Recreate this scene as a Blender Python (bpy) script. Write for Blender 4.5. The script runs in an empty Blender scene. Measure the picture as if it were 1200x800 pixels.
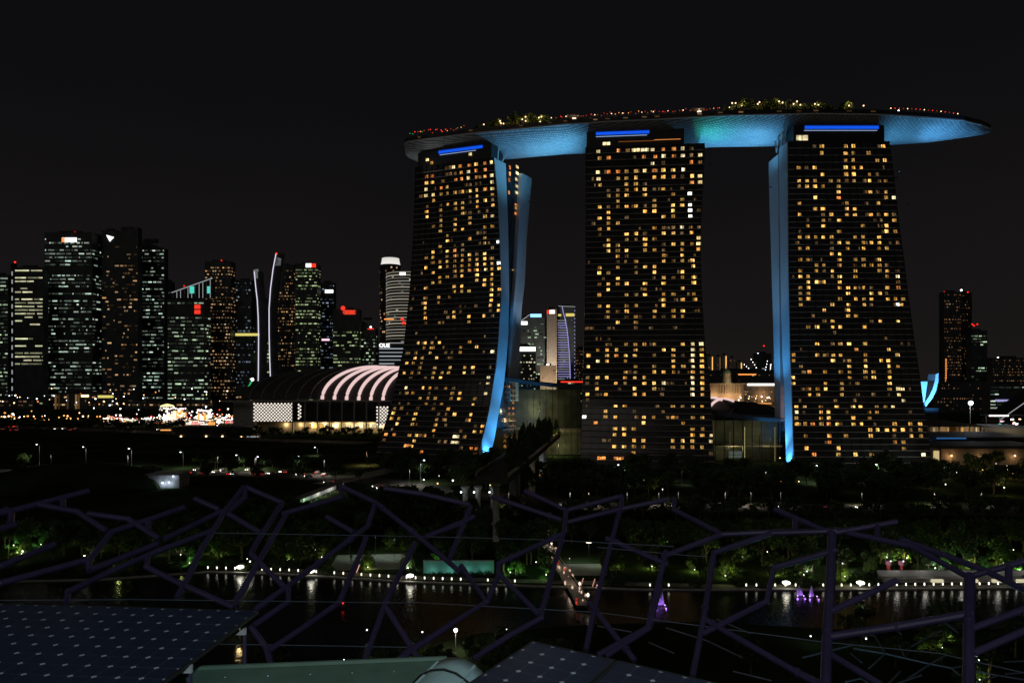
import bpy, math, random
from mathutils import Vector
R = math.radians
rng = random.Random(7)
scene = bpy.context.scene
col = scene.collection

# ---------------------------------------------------------------- camera, sky, faint ambient sun, exposure
EYE = 50.0                       # the viewing deck stands 50 m above the gardens
cam_d = bpy.data.cameras.new('camera'); cam = bpy.data.objects.new('camera', cam_d); col.objects.link(cam)
cam.location = (0, 0, EYE); cam.rotation_euler = (R(90), 0, 0)
cam_d.sensor_width = 36; cam_d.lens = 24; cam_d.shift_y = 0.0375
cam_d.clip_start = 0.1; cam_d.clip_end = 40000
scene.camera = cam
world = bpy.data.worlds.new('World'); scene.world = world; world.use_nodes = True
nt = world.node_tree; nt.nodes.clear()
wo = nt.nodes.new('ShaderNodeOutputWorld'); bg = nt.nodes.new('ShaderNodeBackground')
tc = nt.nodes.new('ShaderNodeTexCoord'); sx = nt.nodes.new('ShaderNodeSeparateXYZ'); rp = nt.nodes.new('ShaderNodeValToRGB')
nz = nt.nodes.new('ShaderNodeTexNoise'); nz.inputs['Scale'].default_value = 2.2; nz.inputs['Detail'].default_value = 3
mp = nt.nodes.new('ShaderNodeMapping'); mp.inputs['Scale'].default_value = (1, 1, 3.5)
ad = nt.nodes.new('ShaderNodeMath'); ad.operation = 'MULTIPLY_ADD'; ad.inputs[1].default_value = 0.17
nt.links.new(tc.outputs['Generated'], sx.inputs[0]); nt.links.new(tc.outputs['Generated'], mp.inputs[0]); nt.links.new(mp.outputs[0], nz.inputs[0])
nt.links.new(nz.outputs[0], ad.inputs[0]); nt.links.new(sx.outputs['Z'], ad.inputs[2])
nt.links.new(ad.outputs[0], rp.inputs[0]); nt.links.new(rp.outputs[0], bg.inputs[0]); nt.links.new(bg.outputs[0], wo.inputs[0])
e = rp.color_ramp.elements
e[0].position = 0.03; e[0].color = (0.0120, 0.0095, 0.0092, 1)
e[1].position = 0.46; e[1].color = (0.0040, 0.0039, 0.0047, 1)
m_ = e.new(0.20); m_.color = (0.0082, 0.0070, 0.0072, 1)
bg.inputs['Strength'].default_value = 1.0
sun_d = bpy.data.lights.new('sun', 'SUN'); sun_d.energy = 0.11; sun_d.angle = R(40); sun_d.color = (1, .9, .8)
sun = bpy.data.objects.new('sun', sun_d); col.objects.link(sun); sun.rotation_euler = (R(52), 0, R(-25))
vs = scene.view_settings; vs.view_transform = 'Standard'; vs.look = 'None'; vs.exposure = 0; vs.gamma = 1; vs.use_curve_mapping = False
scene.cycles.use_denoising = True
scene.cycles.sample_clamp_indirect = 4
scene.cycles.max_bounces = 6; scene.cycles.diffuse_bounces = 2; scene.cycles.glossy_bounces = 3; scene.cycles.transparent_max_bounces = 8
scene.cycles.caustics_reflective = False; scene.cycles.caustics_refractive = False

# ---------------------------------------------------------------- helpers
def W(px, py, Y):                # a point seen at (px, py) of the 1200x800 photograph and Y metres away
    return Vector(((px-600)/800*Y, Y, EYE-(py-445)/800*Y))
def G(px, py, z=0.0):            # the point of the ground seen there
    Y = (EYE-z)*800/(py-445); return Vector(((px-600)/800*Y, Y, z))
def lerp(a, b, t): return a+(b-a)*t
def curve(pts, v):               # piecewise linear (key, value)
    if v <= pts[0][0]: return pts[0][1]
    for (a, x), (b, y) in zip(pts, pts[1:]):
        if v <= b: return lerp(x, y, (v-a)/(b-a))
    return pts[-1][1]

def nodes(name):
    m = bpy.data.materials.new(name); m.use_nodes = True; m.node_tree.nodes.clear(); return m, m.node_tree.nodes, m.node_tree.links
def mat(name, c, rough=.6, metal=0., var=.25, scale=3., bump=0., spec=.4, bscale=None):
    m, N, L = nodes(name)
    o = N.new('ShaderNodeOutputMaterial'); p = N.new('ShaderNodeBsdfPrincipled'); L.new(p.outputs[0], o.inputs[0])
    t = N.new('ShaderNodeTexCoord'); n = N.new('ShaderNodeTexNoise'); n.inputs['Scale'].default_value = scale; n.inputs['Detail'].default_value = 5
    L.new(t.outputs['Object'], n.inputs['Vector'])
    r = N.new('ShaderNodeMapRange'); r.inputs[1].default_value = .3; r.inputs[2].default_value = .7; r.inputs[3].default_value = 1-var; r.inputs[4].default_value = 1+var
    L.new(n.outputs[0], r.inputs[0])
    x = N.new('ShaderNodeVectorMath'); x.operation = 'SCALE'; x.inputs[0].default_value = c[:3]; L.new(r.outputs[0], x.inputs['Scale'])
    L.new(x.outputs[0], p.inputs['Base Color'])
    p.inputs['Roughness'].default_value = rough; p.inputs['Metallic'].default_value = metal; p.inputs['Specular IOR Level'].default_value = spec
    if bump:
        b = N.new('ShaderNodeBump'); b.inputs['Strength'].default_value = bump; L.new(n.outputs[0], b.inputs['Height']); L.new(b.outputs[0], p.inputs['Normal'])
    return m
def emit(name, c, s, lit=False):
    m, N, L = nodes(name); o = N.new('ShaderNodeOutputMaterial'); e = N.new('ShaderNodeEmission'); L.new(e.outputs[0], o.inputs[0])
    e.inputs[0].default_value = (*c, 1); e.inputs[1].default_value = s
    if not lit: m.cycles.emission_sampling = 'NONE'
    return m
def window_mat(name, c0, c1, lo, hi, mull=True, patt=.6, gamma=1.6):
    """a lit room behind its pane: colour and brightness differ from room to room, curtains break the light up"""
    m, N, L = nodes(name); m.cycles.emission_sampling = 'NONE'
    o = N.new('ShaderNodeOutputMaterial'); e = N.new('ShaderNodeEmission'); L.new(e.outputs[0], o.inputs[0])
    oi = N.new('ShaderNodeObjectInfo'); ge = N.new('ShaderNodeNewGeometry'); uv = N.new('ShaderNodeTexCoord')
    def math_(op, a, b=None):
        q = N.new('ShaderNodeMath'); q.operation = op
        for i, v in enumerate((a, b)):
            if v is None: continue
            if hasattr(v, 'is_linked'): L.new(v, q.inputs[i])
            else: q.inputs[i].default_value = v
        return q.outputs[0]
    rnd = math_('FRACT', math_('ADD', oi.outputs['Random'], ge.outputs['Random Per Island']))
    rnd2 = math_('FRACT', math_('MULTIPLY', rnd, 17.31))
    mx = N.new('ShaderNodeMix'); mx.data_type = 'RGBA'; mx.inputs[6].default_value = (*c0, 1); mx.inputs[7].default_value = (*c1, 1); L.new(rnd2, mx.inputs[0])
    br = N.new('ShaderNodeMapRange'); L.new(math_('POWER', rnd, gamma), br.inputs[0]); br.inputs[3].default_value = lo; br.inputs[4].default_value = hi
    nz = N.new('ShaderNodeTexNoise'); nz.noise_dimensions = '4D'; nz.inputs['Scale'].default_value = 2.2; nz.inputs['Detail'].default_value = 1
    L.new(uv.outputs['UV'], nz.inputs['Vector']); L.new(math_('MULTIPLY', rnd, 97.), nz.inputs['W'])
    pr = N.new('ShaderNodeMapRange'); L.new(nz.outputs[0], pr.inputs[0]); pr.inputs[1].default_value = .35; pr.inputs[2].default_value = .65; pr.inputs[3].default_value = 1-patt; pr.inputs[4].default_value = 1+patt
    s = math_('MULTIPLY', br.outputs[0], pr.outputs[0])
    if mull:
        sp = N.new('ShaderNodeSeparateXYZ'); L.new(uv.outputs['UV'], sp.inputs[0])
        du = math_('ABSOLUTE', math_('SUBTRACT', sp.outputs[0], .5)); dv = math_('ABSOLUTE', math_('SUBTRACT', sp.outputs[1], .42))
        k = math_('MULTIPLY', math_('GREATER_THAN', du, .045), math_('GREATER_THAN', dv, .05))
        s = math_('MULTIPLY', s, math_('ADD', math_('MULTIPLY', k, .75), .25))
        # a half-drawn curtain on one side, and the room's lamp somewhere behind the glass
        side = math_('ABSOLUTE', math_('SUBTRACT', sp.outputs[0], math_('GREATER_THAN', math_('FRACT', math_('MULTIPLY', rnd, 53.7)), .5)))
        cur = math_('GREATER_THAN', side, math_('MULTIPLY', math_('FRACT', math_('MULTIPLY', rnd, 29.3)), .52))
        s = math_('MULTIPLY', s, math_('ADD', math_('MULTIPLY', cur, .6), .4))
        lu = math_('SUBTRACT', sp.outputs[0], math_('FRACT', math_('MULTIPLY', rnd, 31.7))); lv = math_('SUBTRACT', sp.outputs[1], .38)
        d2 = math_('ADD', math_('MULTIPLY', lu, lu), math_('MULTIPLY', lv, lv))
        s = math_('MULTIPLY', s, math_('ADD', math_('MULTIPLY', math_('MAXIMUM', math_('SUBTRACT', 1., math_('MULTIPLY', d2, 12.)), 0.), 1.1), .95))
    L.new(mx.outputs[2], e.inputs[0]); L.new(s, e.inputs[1]); return m

class MB:                        # collects shapes, links them as ONE mesh object
    def __init__(s): s.v = []; s.f = []; s.u = []
    def face(s, pts, uv=None):
        b = len(s.v); s.v += [tuple(p) for p in pts]; s.f.append(tuple(range(b, b+len(pts)))); s.u += list(uv) if uv else [(0, 0), (1, 0), (1, 1), (0, 1)][:len(pts)] if len(pts) <= 4 else [(0, 0)]*len(pts)
        return s
    def hexa(s, b, t):           # bottom ring and top ring of equal length
        n = len(b); o = len(s.v); s.v += [tuple(p) for p in b]+[tuple(p) for p in t]
        fs = [tuple(range(o+n-1, o-1, -1)), tuple(range(o+n, o+2*n))]+[(o+i, o+(i+1) % n, o+n+(i+1) % n, o+n+i) for i in range(n)]
        for f in fs: s.f.append(f); s.u += [(0, 0)]*len(f)
        return s
    def box(s, x0, x1, y0, y1, z0, z1):
        return s.hexa([(x0, y0, z0), (x1, y0, z0), (x1, y1, z0), (x0, y1, z0)], [(x0, y0, z1), (x1, y0, z1), (x1, y1, z1), (x0, y1, z1)])
    def loft(s, rings, cap=True, close=True):
        n = len(rings[0]); o = len(s.v)
        for r in rings: s.v += [tuple(p) for p in r]
        for i in range(len(rings)-1):
            for j in range(n if close else n-1):
                k = (j+1) % n; s.f.append((o+i*n+j, o+i*n+k, o+(i+1)*n+k, o+(i+1)*n+j)); s.u += [(0, 0)]*4
        if cap and close:
            s.f.append(tuple(range(o+n-1, o-1, -1))); s.f.append(tuple(range(o+(len(rings)-1)*n, o+len(rings)*n))); s.u += [(0, 0)]*(2*n)
        return s
    def tube(s, pts, r, n=8, r1=None):
        pts = [Vector(p) for p in pts]; r1 = r if r1 is None else r1; rings = []
        for i, p in enumerate(pts):
            d = (pts[min(i+1, len(pts)-1)]-pts[max(i-1, 0)]).normalized()
            a = d.cross(Vector((0, 0, 1)) if abs(d.z) < .9 else Vector((1, 0, 0))).normalized(); b = d.cross(a)
            q = lerp(r, r1, i/(len(pts)-1)); rings.append([p+a*(q*math.cos(2*math.pi*k/n))+b*(q*math.sin(2*math.pi*k/n)) for k in range(n)])
        return s.loft(rings)
    def bar(s, a, b, w, h=None):
        return s.tube([a, b], w/2*1.414, 4)
    def lathe(s, prof, n=12, c=(0, 0, 0)):
        return s.loft([[(c[0]+r*math.cos(2*math.pi*k/n), c[1]+r*math.sin(2*math.pi*k/n), c[2]+z) for k in range(n)] for r, z in prof])
    def ball(s, c, r, n=10, sz=1.):
        return s.lathe([(max(r*math.sin(math.pi*i/6), .002), -r*sz*math.cos(math.pi*i/6)) for i in range(7)], n, c)
    def build(s, name, m, parent=None, smooth=False, uv=False):
        me = bpy.data.meshes.new(name); me.from_pydata(s.v, [], s.f)
        if uv:
            l = me.uv_layers.new(name='UVMap')
            for i, c in enumerate(s.u): l.data[i].uv = c
        if smooth:
            me.polygons.foreach_set('use_smooth', [True]*len(me.polygons))
        me.materials.append(m); me.update()
        o = bpy.data.objects.new(name, me); col.objects.link(o)
        if parent is not None: o.parent = parent
        return o
def tag(o, label=None, cat=None, group=None, kind=None):
    for k, v in (('label', label), ('category', cat), ('group', group), ('kind', kind)):
        if v: o[k] = v
    return o
def thing(name, label, cat, loc=(0, 0, 0), group=None, rz=0.):
    o = bpy.data.objects.new(name, None); col.objects.link(o); o.location = loc; o.rotation_euler = (0, 0, rz); o.empty_display_size = .2
    return tag(o, label, cat, group)
kids = {}
def dup(root, loc, rz=0., label=None, group=None, scale=None):     # a copy of a thing with its parts and sub-parts
    if root not in kids: kids[root] = [(c, list(c.children)) for c in root.children]
    r = root.copy(); col.objects.link(r); r.location = loc; r.rotation_euler = (0, 0, rz)
    if scale: r.scale = (scale, scale, scale) if not isinstance(scale, tuple) else scale
    if label: r['label'] = label
    if group: r['group'] = group
    for ch, gs in kids[root]:
        c = ch.copy(); col.objects.link(c); c.parent = r
        for g in gs:
            d = g.copy(); col.objects.link(d); d.parent = c
    return r
def lamp(kind, name, loc, power, color, parent=None, size=.3, aim=None, cone=60, blend=.6):
    d = bpy.data.lights.new(name, kind); d.energy = power; d.color = color
    d.shadow_soft_size = size
    if kind == 'SPOT': d.spot_size = R(cone); d.spot_blend = blend
    o = bpy.data.objects.new(name, d); col.objects.link(o); o.location = loc
    if aim is not None: o.rotation_euler = (Vector(aim)-Vector(loc)).to_track_quat('-Z', 'Y').to_euler()
    if parent is not None: o.parent = parent
    return o
def text_mesh(s, size, parent, m, M4, name='lettering'):
    c = bpy.data.curves.new('lettering', 'FONT'); c.body = s; c.size = size; c.extrude = size*.06; c.align_x = 'CENTER'; c.align_y = 'CENTER'; c.offset = size*.02
    t = bpy.data.objects.new('tmp', c); col.objects.link(t); bpy.context.view_layer.update()
    me = bpy.data.meshes.new_from_object(t.evaluated_get(bpy.context.evaluated_depsgraph_get())); bpy.data.objects.remove(t)
    me.materials.clear(); me.materials.append(m); me.name = name
    o = bpy.data.objects.new(name, me); col.objects.link(o); o.location = M4; o.rotation_euler = (R(90), 0, 0); o.parent = parent
    return o

# ---------------------------------------------------------------- materials
M = dict(
 ground=mat('ground_grass', (.026, .038, .016), .95, var=.6, scale=.03, spec=.0), asphalt=mat('asphalt', (.055, .054, .052), .9, var=.3, scale=.2, spec=.08),
 paving=mat('paving', (.22, .21, .18), .8, var=.2, scale=.6), paint=mat('road_paint', (.75, .75, .72), .6, var=.1),
 concrete=mat('concrete', (.32, .31, .29), .8, var=.2, scale=.4), pale=mat('pale_panel', (.62, .63, .64), .55, var=.06, scale=.08),
 beige=mat('beige_stone', (.42, .35, .26), .8, var=.15, scale=.15), cbdwall=mat('office_glazing', (.055, .070, .074), .5, var=.35, scale=.06), dark=mat('dark_cladding', (.03, .03, .034), .4, var=.3, scale=.1),
 slab=mat('facade_slab', (.37, .36, .335), .7, var=.35, scale=.25), glassdark=mat('dark_glass', (.045, .045, .047), .14, var=.5, scale=.09, spec=.6),
 roofdark=mat('dark_roof', (.05, .046, .045), .7, var=.3, scale=.08), steel=mat('grey_steel', (.35, .36, .37), .45, .6, var=.15),
 trunk=mat('bark', (.11, .08, .055), .9, var=.4, scale=2.), violet=mat('violet_paint', (.092, .070, .172), .42, var=.18, scale=1.7, bump=.05),
 cable=mat('steel_cable', (.2, .24, .32), .5, .3), aqua=mat('aqua_cover', (.52, .76, .74), .5, var=.1, scale=4., bump=.08),
 greenroof=mat('green_roof_sheet', (.16, .27, .20), .6, var=.12, scale=6.), olive=mat('olive_flap', (.24, .28, .17), .7),
 brass=mat('white_bracket', (.7, .72, .74), .5), carpaint=mat('car_paint', (.25, .25, .27), .3, .3, var=.05), rubber=mat('rubber', (.02, .02, .02), .8),
 bluestrip=emit('blue_cove_light', (.008, .11, 1.), .85), whiteline=emit('pale_blue_line', (.45, .62, 1.), .75),
 white=emit('white_lamp', (1, .97, .92), 6.), cool=emit('cool_lamp', (.75, .86, 1.), 5.), warm=emit('warm_lamp', (1, .62, .26), 5.), red=emit('red_lamp', (1, .03, .015), 2.2),
 dimred=emit('dim_red_lamp', (1, .09, .04), .55), orange=emit('orange_lamp', (1, .32, .06), 1.6), green=emit('green_lamp', (.05, .8, .22), .55), pink=emit('pink_lamp', (1, .45, .55), 2.),
 bollard=emit('bollard_glow', (1, .93, .75), 2.6), shade=emit('glowing_shade', (1, .96, .8), 4.), rib=emit('rosy_rib_light', (1, .70, .68), .85), lattice=emit('lattice_lamp', (1, .9, .78), 1.15),
 lav=emit('lavender_line', (.50, .45, .95), .75), signw=emit('sign_white', (1, .97, .93), 2.2), signr=emit('sign_red', (1, .04, .02), 1.2), signo=emit('sign_orange', (1, .25, .05), 1.4),
 signb=emit('sign_ice_blue', (.30, .70, 1.), 1.6), signy=emit('sign_yellow', (1, .85, .22), .75), signt=emit('sign_turquoise', (.1, .75, .6), .9), ice=emit('strip_white', (.92, .95, 1.), .32),
 beam=emit('beacon_red', (1, .02, .01), 1.6), head=emit('headlamp', (1, .93, .8), 12.), tail=emit('tail_lamp', (1, .03, .02), 4.),
 bridgelamp=emit('bridge_lamp', (1, .66, .46), .8), yard=emit('yard_lamp', (1, .48, .13), 1.8),
)
WM = dict(
 a=window_mat('hotel_room_light', (1, .455, .082), (1, .59, .165), .34, 2.3, gamma=1.9), w=window_mat('pale_room_light', (1, .70, .26), (1, .85, .48), .9, 2.1, patt=.4),
 r=window_mat('ruddy_room_light', (1, .27, .05), (1, .40, .11), .6, 1.5), d=window_mat('dim_room_light', (1, .50, .16), (.9, .6, .3), .07, .26),
 W=window_mat('bright_white_light', (1, .93, .8), (1, 1, .95), 2., 3.2, False, .3),
 green=window_mat('office_green_light', (.62, .85, .50), (.75, .95, .75), .012, 1.0, False, .5, 3.4), white=window_mat('office_white_light', (.58, .86, .68), (.85, .97, .80), .012, .9, False, .5, 3.4),
 yellow=window_mat('office_yellow_light', (.90, .95, .55), (1, .92, .6), .12, .85, False, .4, 1.2), warm=window_mat('flat_warm_light', (1, .48, .18), (1, .7, .38), .02, .72, False, .5, 3.0),
 dimwarm=window_mat('far_flat_light', (1, .40, .15), (1, .66, .36), .008, .24, False, .5, 2.6), blue=window_mat('office_blue_light', (.4, .62, .9), (.8, .9, 1.), .008, .42, False, .5, 3.2),
 lime=window_mat('office_lime_light', (.62, .9, .34), (.85, .95, .55), .02, .75, False, .5, 2.4),
)
# ---------------------------------------------------------------- the setting: ground, roads, water
def sheet(name, pts, m, z, kind='structure', sub=1):
    o = MB().face([(p[0], p[1], z) for p in pts]).build(name, m); tag(o, kind=kind); return o
sheet('ground', [(-14000, -300), (14000, -300), (14000, 16000), (-14000, 16000)], M['ground'], 0)
def strip(name, pix, width, m, z):            # a road laid along points of the photograph's ground
    c = [Vector((p.x, p.y, 0)) for p in (G(*q) for q in pix)]; l, r = [], []
    for i, p in enumerate(c):
        d = (c[min(i+1, len(c)-1)]-c[max(i-1, 0)]).normalized(); n = Vector((-d.y, d.x, 0)); l.append(p+n*width/2); r.append(p-n*width/2)
    b = MB()
    for i in range(len(c)-1): b.face([(r[i].x, r[i].y, z), (r[i+1].x, r[i+1].y, z), (l[i+1].x, l[i+1].y, z), (l[i].x, l[i].y, z)])
    o = b.build(name, m); tag(o, kind='structure'); return o
strip('road', [(-400, 499), (40, 501), (200, 507), (300, 515), (430, 519)], 24, M['asphalt'], .004)
strip('road', [(-300, 551), (60, 553), (300, 555), (430, 562), (520, 576), (700, 592), (1300, 600)], 20, M['asphalt'], .008)
strip('road', [(380, 567), (470, 548), (560, 546)], 14, M['paving'], .012)
strip('path', [(390, 659), (475, 657)], 16, M['paving'], .012)
strip('path', [(660, 667), (708, 667)], 11, M['paving'], .016)
strip('path', [(180, 678), (340, 668), (470, 676), (640, 681), (860, 687), (1300, 687)], 3.2, M['paving'], .020)
for (a, off) in (((-300, 60, 300, 430), 0),):
    for yo in (-3.4, 0, 3.4):
        b = MB()
        for k in range(60):
            px = -250+k*11.5; py = curve([(-300, 551), (60, 553), (300, 555), (430, 562)], px); g = G(px, py)
            b.face([(g.x, g.y+yo-.07, .014), (g.x+2, g.y+yo-.07, .014), (g.x+2, g.y+yo+.07, .014), (g.x, g.y+yo+.07, .014)])
        tag(b.build('road_marking', M['paint']), kind='structure')
# the lake, rippled so that every lamp draws a broken streak
def water_mat():
    m, N, L = nodes('lake_water'); o = N.new('ShaderNodeOutputMaterial'); p = N.new('ShaderNodeBsdfPrincipled'); L.new(p.outputs[0], o.inputs[0])
    p.inputs['Base Color'].default_value = (.006, .010, .009, 1); p.inputs['Roughness'].default_value = .16; p.inputs['IOR'].default_value = 1.33; p.inputs['Specular IOR Level'].default_value = .2
    t = N.new('ShaderNodeTexCoord'); q = N.new('ShaderNodeMapping'); q.inputs['Scale'].default_value = (1.0, .55, 1); n = N.new('ShaderNodeTexNoise'); n.inputs['Scale'].default_value = 1.3; n.inputs['Detail'].default_value = 3
    b = N.new('ShaderNodeBump'); b.inputs['Strength'].default_value = .34; b.inputs['Distance'].default_value = .25
    L.new(t.outputs['Object'], q.inputs[0]); L.new(q.outputs[0], n.inputs[0]); L.new(n.outputs[0], b.inputs['Height']); L.new(b.outputs[0], p.inputs['Normal']); return m
bank = [(-400, 683), (-60, 684), (120, 680), (243, 671), (340, 674), (480, 683), (600, 687), (760, 692), (1000, 692), (1190, 690), (1500, 690)]
near = [(1500, 732), (1190, 736), (1000, 738), (820, 728), (700, 731), (560, 742), (480, 762), (400, 790), (330, 812), (220, 818), (120, 800), (-60, 760), (-400, 740)]
o = MB().face([(*G(a, b)[:2], .03) for a, b in bank+near]).build('water', water_mat()); tag(o, kind='structure')
me = o.data
if me.polygons[0].normal.z < 0: me.flip_normals()
b = MB()                                       # stone kerb along the far bank
for (a, c) in zip(bank, bank[1:]):
    p, q = G(*a), G(*c); b.hexa([(p.x, p.y, -.2), (q.x, q.y, -.2), (q.x, q.y+.8, -.2), (p.x, p.y+.8, -.2)], [(p.x, p.y, .35), (q.x, q.y, .35), (q.x, q.y+.8, .35), (p.x, p.y+.8, .35)])
tag(b.build('kerb', M['concrete']), kind='structure')
# a low grassy hill in the dark meadow on the left
b = MB(); rings = []
for i in range(9):
    t = i/8; rr = math.cos(t*math.pi/2)
    rings.append([(-205+44*rr*math.cos(2*math.pi*k/40)*(1+.05*math.sin(3*k)), 320+30*rr*math.sin(2*math.pi*k/40), 10.5*math.sin(t*math.pi/2)-.1) for k in range(40)])
tag(b.loft(rings).build('hill', M['ground'], smooth=True), kind='structure')

# ---------------------------------------------------------------- the hotel: three leaning towers
Z0, ZR, PITCH = 166.3, 189.0, 3.277
FLOORS = [186.3, 182.2, 178.1, 173.9, 169.9]+[Z0-PITCH*i for i in range(0, 51)]
class Tower:
    def __init__(s, A, B, n, dprof, left, right, e):
        s.A, s.B, s.n, s.e = Vector(A), Vector(B), Vector(n).normalized(), Vector(e).normalized(); s.t = (s.B-s.A).normalized()
        s.d, s.left, s.right = dprof, left, right; s.cache = {}
    def at(s, base, z, edge, d=0):             # slide along the facade till the edge seen in the photograph is met
        p = base.copy()
        for _ in range(12):
            py = 445-(z-EYE)/p.y*800; k = (curve(edge, py)-600)/800; q = base+s.n*(curve(s.d, z)+d)
            sl = (k*q.y-q.x)/(s.t.x-k*s.t.y); p = q+s.t*sl
        return p
    def ends(s, z):
        z = round(z, 2)
        if z not in s.cache: s.cache[z] = (s.at(s.A, z, s.left), s.at(s.B, z, s.right))
        return s.cache[z]
    def hit(s, px, py):                        # the facade point seen at (px, py), snapped to its storey
        Y = s.A.y
        for _ in range(14):
            z = EYE-(py-445)/800*Y; l, r = s.ends(max(z, 0)); k = (px-600)/800; dv = r-l
            u = (k*l.y-l.x)/(dv.x-k*dv.y); Y = l.y+dv.y*u
        return u, z
    def P(s, u, z, off=0.):
        l, r = s.ends(z); p = l.lerp(r, u)+s.n*off; return Vector((p.x, p.y, z))
def tower_windows(root, T, spec, per=100):
    items = []
    for (ox, oy, sc, lst) in spec:
        for it in lst:
            x, y, k = (it+('a',))[:3]; wide = 1.
            if k.endswith('2'): wide = 2.3; k = k[:-1]
            u, z = T.hit(ox+x/sc, oy+y/sc); zf = min(FLOORS+[193.2, 190.8], key=lambda f: abs(f-z))
            items.append((u, zf, k, wide))
    items.sort(key=lambda i: ('Wwardr'.find(i[2]) if i[2] != 'd' else 9, rng.random()))
    for _ in range(70):                        # rooms with only a faint light left on
        items.append((rng.uniform(.03, .97), rng.choice(FLOORS[3:52]), 'd', rng.uniform(.4, 1.)))
    seen = set(); rest = {}
    n = 0
    for (u, z, k, wide) in items:
        key = (round(u*40), z)
        if key in seen: continue
        seen.add(key)
        l, r = T.ends(z); ln = (r-l).length; hw = (1.16*rng.uniform(.78, 1.08)*wide)/ln
        h = (1.72 if z < 167 else 1.95)*rng.uniform(.85, 1.08); zb = z-1.05
        q = [T.P(u-hw, zb, .09), T.P(u+hw, zb, .09), T.P(u+hw, zb+h, .09), T.P(u-hw, zb+h, .09)]
        if n < per: MB().face(q).build('window', WM[k], root, uv=True); n += 1
        else: rest.setdefault(k, MB()).face(q)
    for k, b in rest.items(): tag(b.build('window', WM[k], root, uv=True), kind='stuff')
def tower_body(name, label, T, wf, gap, endside):
    root = thing(name, label, 'hotel tower'); zs = [0]+[ZR*i/44 for i in range(1, 45)]
    es = lambda z: wf(z)                        # how far back the front block goes
    rings = []
    for z in zs:
        l, r = T.ends(z); e = T.e*es(z); rings.append([(p.x, p.y, z) for p in (l, r, r+e, l+e)])
    MB().loft(rings).build('facade', M['glassdark'], root)
    for i, z in enumerate(FLOORS):             # projecting slab below every storey
        zb = z-1.62
        if zb < 1: continue
        q = [T.P(0, zb, .05), T.P(1, zb, .05), T.P(1, zb, .5), T.P(0, zb, .5)]
        MB().hexa([q[3], q[2], q[1], q[0]], [p+Vector((0, 0, .42)) for p in (q[3], q[2], q[1], q[0])]).build('floor_slab', M['slab'], root)
    for j in range(15):                        # fins dividing the rooms
        u = j/14; b = MB(); ring = []
        for z in zs:
            a = T.P(u*.992+.004, z, .02); f = T.P(u*.992+.004, z, .55); s = T.t*.11
            ring.append([(a.x-s.x, a.y-s.y, z), (f.x-s.x, f.y-s.y, z), (f.x+s.x, f.y+s.y, z), (a.x+s.x, a.y+s.y, z)])
        b.loft(ring).build('fin', M['dark'], root)
    return root
T1 = Tower((-63, 447), (-10.7, 427), (-.358, -.934), [(0, 22), (10, 19), (22, 12), (36, 5), (50, 0), (84, -5), (120, -4), (166, 0), (200, 0)],
 [(190, 487), (250, 485.5), (300, 483), (342, 480), (380, 476), (410, 472.5), (440, 466), (465, 461), (507, 448), (545, 437)],
 [(180, 578), (230, 583), (275, 585.3), (310, 586.3), (352, 587), (370, 585.7), (400, 583.7), (430, 581), (452, 577.3), (478, 573.3), (500, 568.5), (520, 563.5), (540, 559), (548, 557)], (.5, .866))
T2 = Tower((43.9, 408), (114, 401), (-.1, -.995), [(0, 20), (10, 17), (22, 11), (36, 6), (50, 3), (84, 0), (200, 0)],
 [(175, 686), (300, 686.2), (360, 685), (430, 683.7), (460, 682.3), (520, 680.7), (548, 680)],
 [(175, 826), (220, 824), (250, 822), (290, 821), (340, 822.3), (400, 826), (450, 831.8), (490, 834.6), (530, 837), (548, 838)], (.1, .995))
T3 = Tower((161, 398), (220, 398), (0, -1), [(0, 24), (10, 20), (22, 13), (36, 7), (50, 3), (84, -1), (200, 0)],
 [(165, 923.2), (250, 923.6), (300, 923.9), (370, 925.3), (420, 926.3), (445, 927.7), (510, 929.6), (545, 931.5)],
 [(165, 1042), (200, 1046.7), (250, 1052), (280, 1056), (310, 1060), (343, 1063.7), (365, 1067), (400, 1071.5), (437, 1077.3), (480, 1083), (500, 1086.7), (530, 1090), (548, 1092)], (0, 1))
exec_windows = []
def wcol(T, z, corner, px, py_k=None):          # depth along the end wall till the photograph's edge is met
    c = T.ends(z)[corner]; k = (px-600)/800; return (k*c.y-c.x)/(T.e.x-k*T.e.y)
def end_wall(root, T, corner, f0, f1, zb, zt, name='end_wall', back=.35):
    """the pale wall closing one end of a block; f0, f1 give the two edges seen in the photograph"""
    rings = []; side = T.t if corner == 1 else -T.t
    for i in range(41):
        z = lerp(zb, zt, i/40); c = T.ends(z)[corner]; py = 445-(z-EYE)/c.y*800
        w0, w1 = (0., wcol(T, z, corner, curve(f1, py))) if f0 is None else (wcol(T, z, corner, curve(f0, py)), wcol(T, z, corner, curve(f1, py)))
        if w1 < w0: w0, w1 = w1, w0
        a = c+T.e*w0; b = c+T.e*w1; o = side*back
        if f0 is not None: a2, b2 = a-side*7, b-side*7
        else: a2, b2 = a+side*.02, b+side*.02
        ring = [(p.x, p.y, z) for p in (a2, a+o, b+o, b2)]
        rings.append(ring if corner == 1 else ring[::-1])
    return MB().loft(rings).build(name, M['pale'], root)
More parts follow.
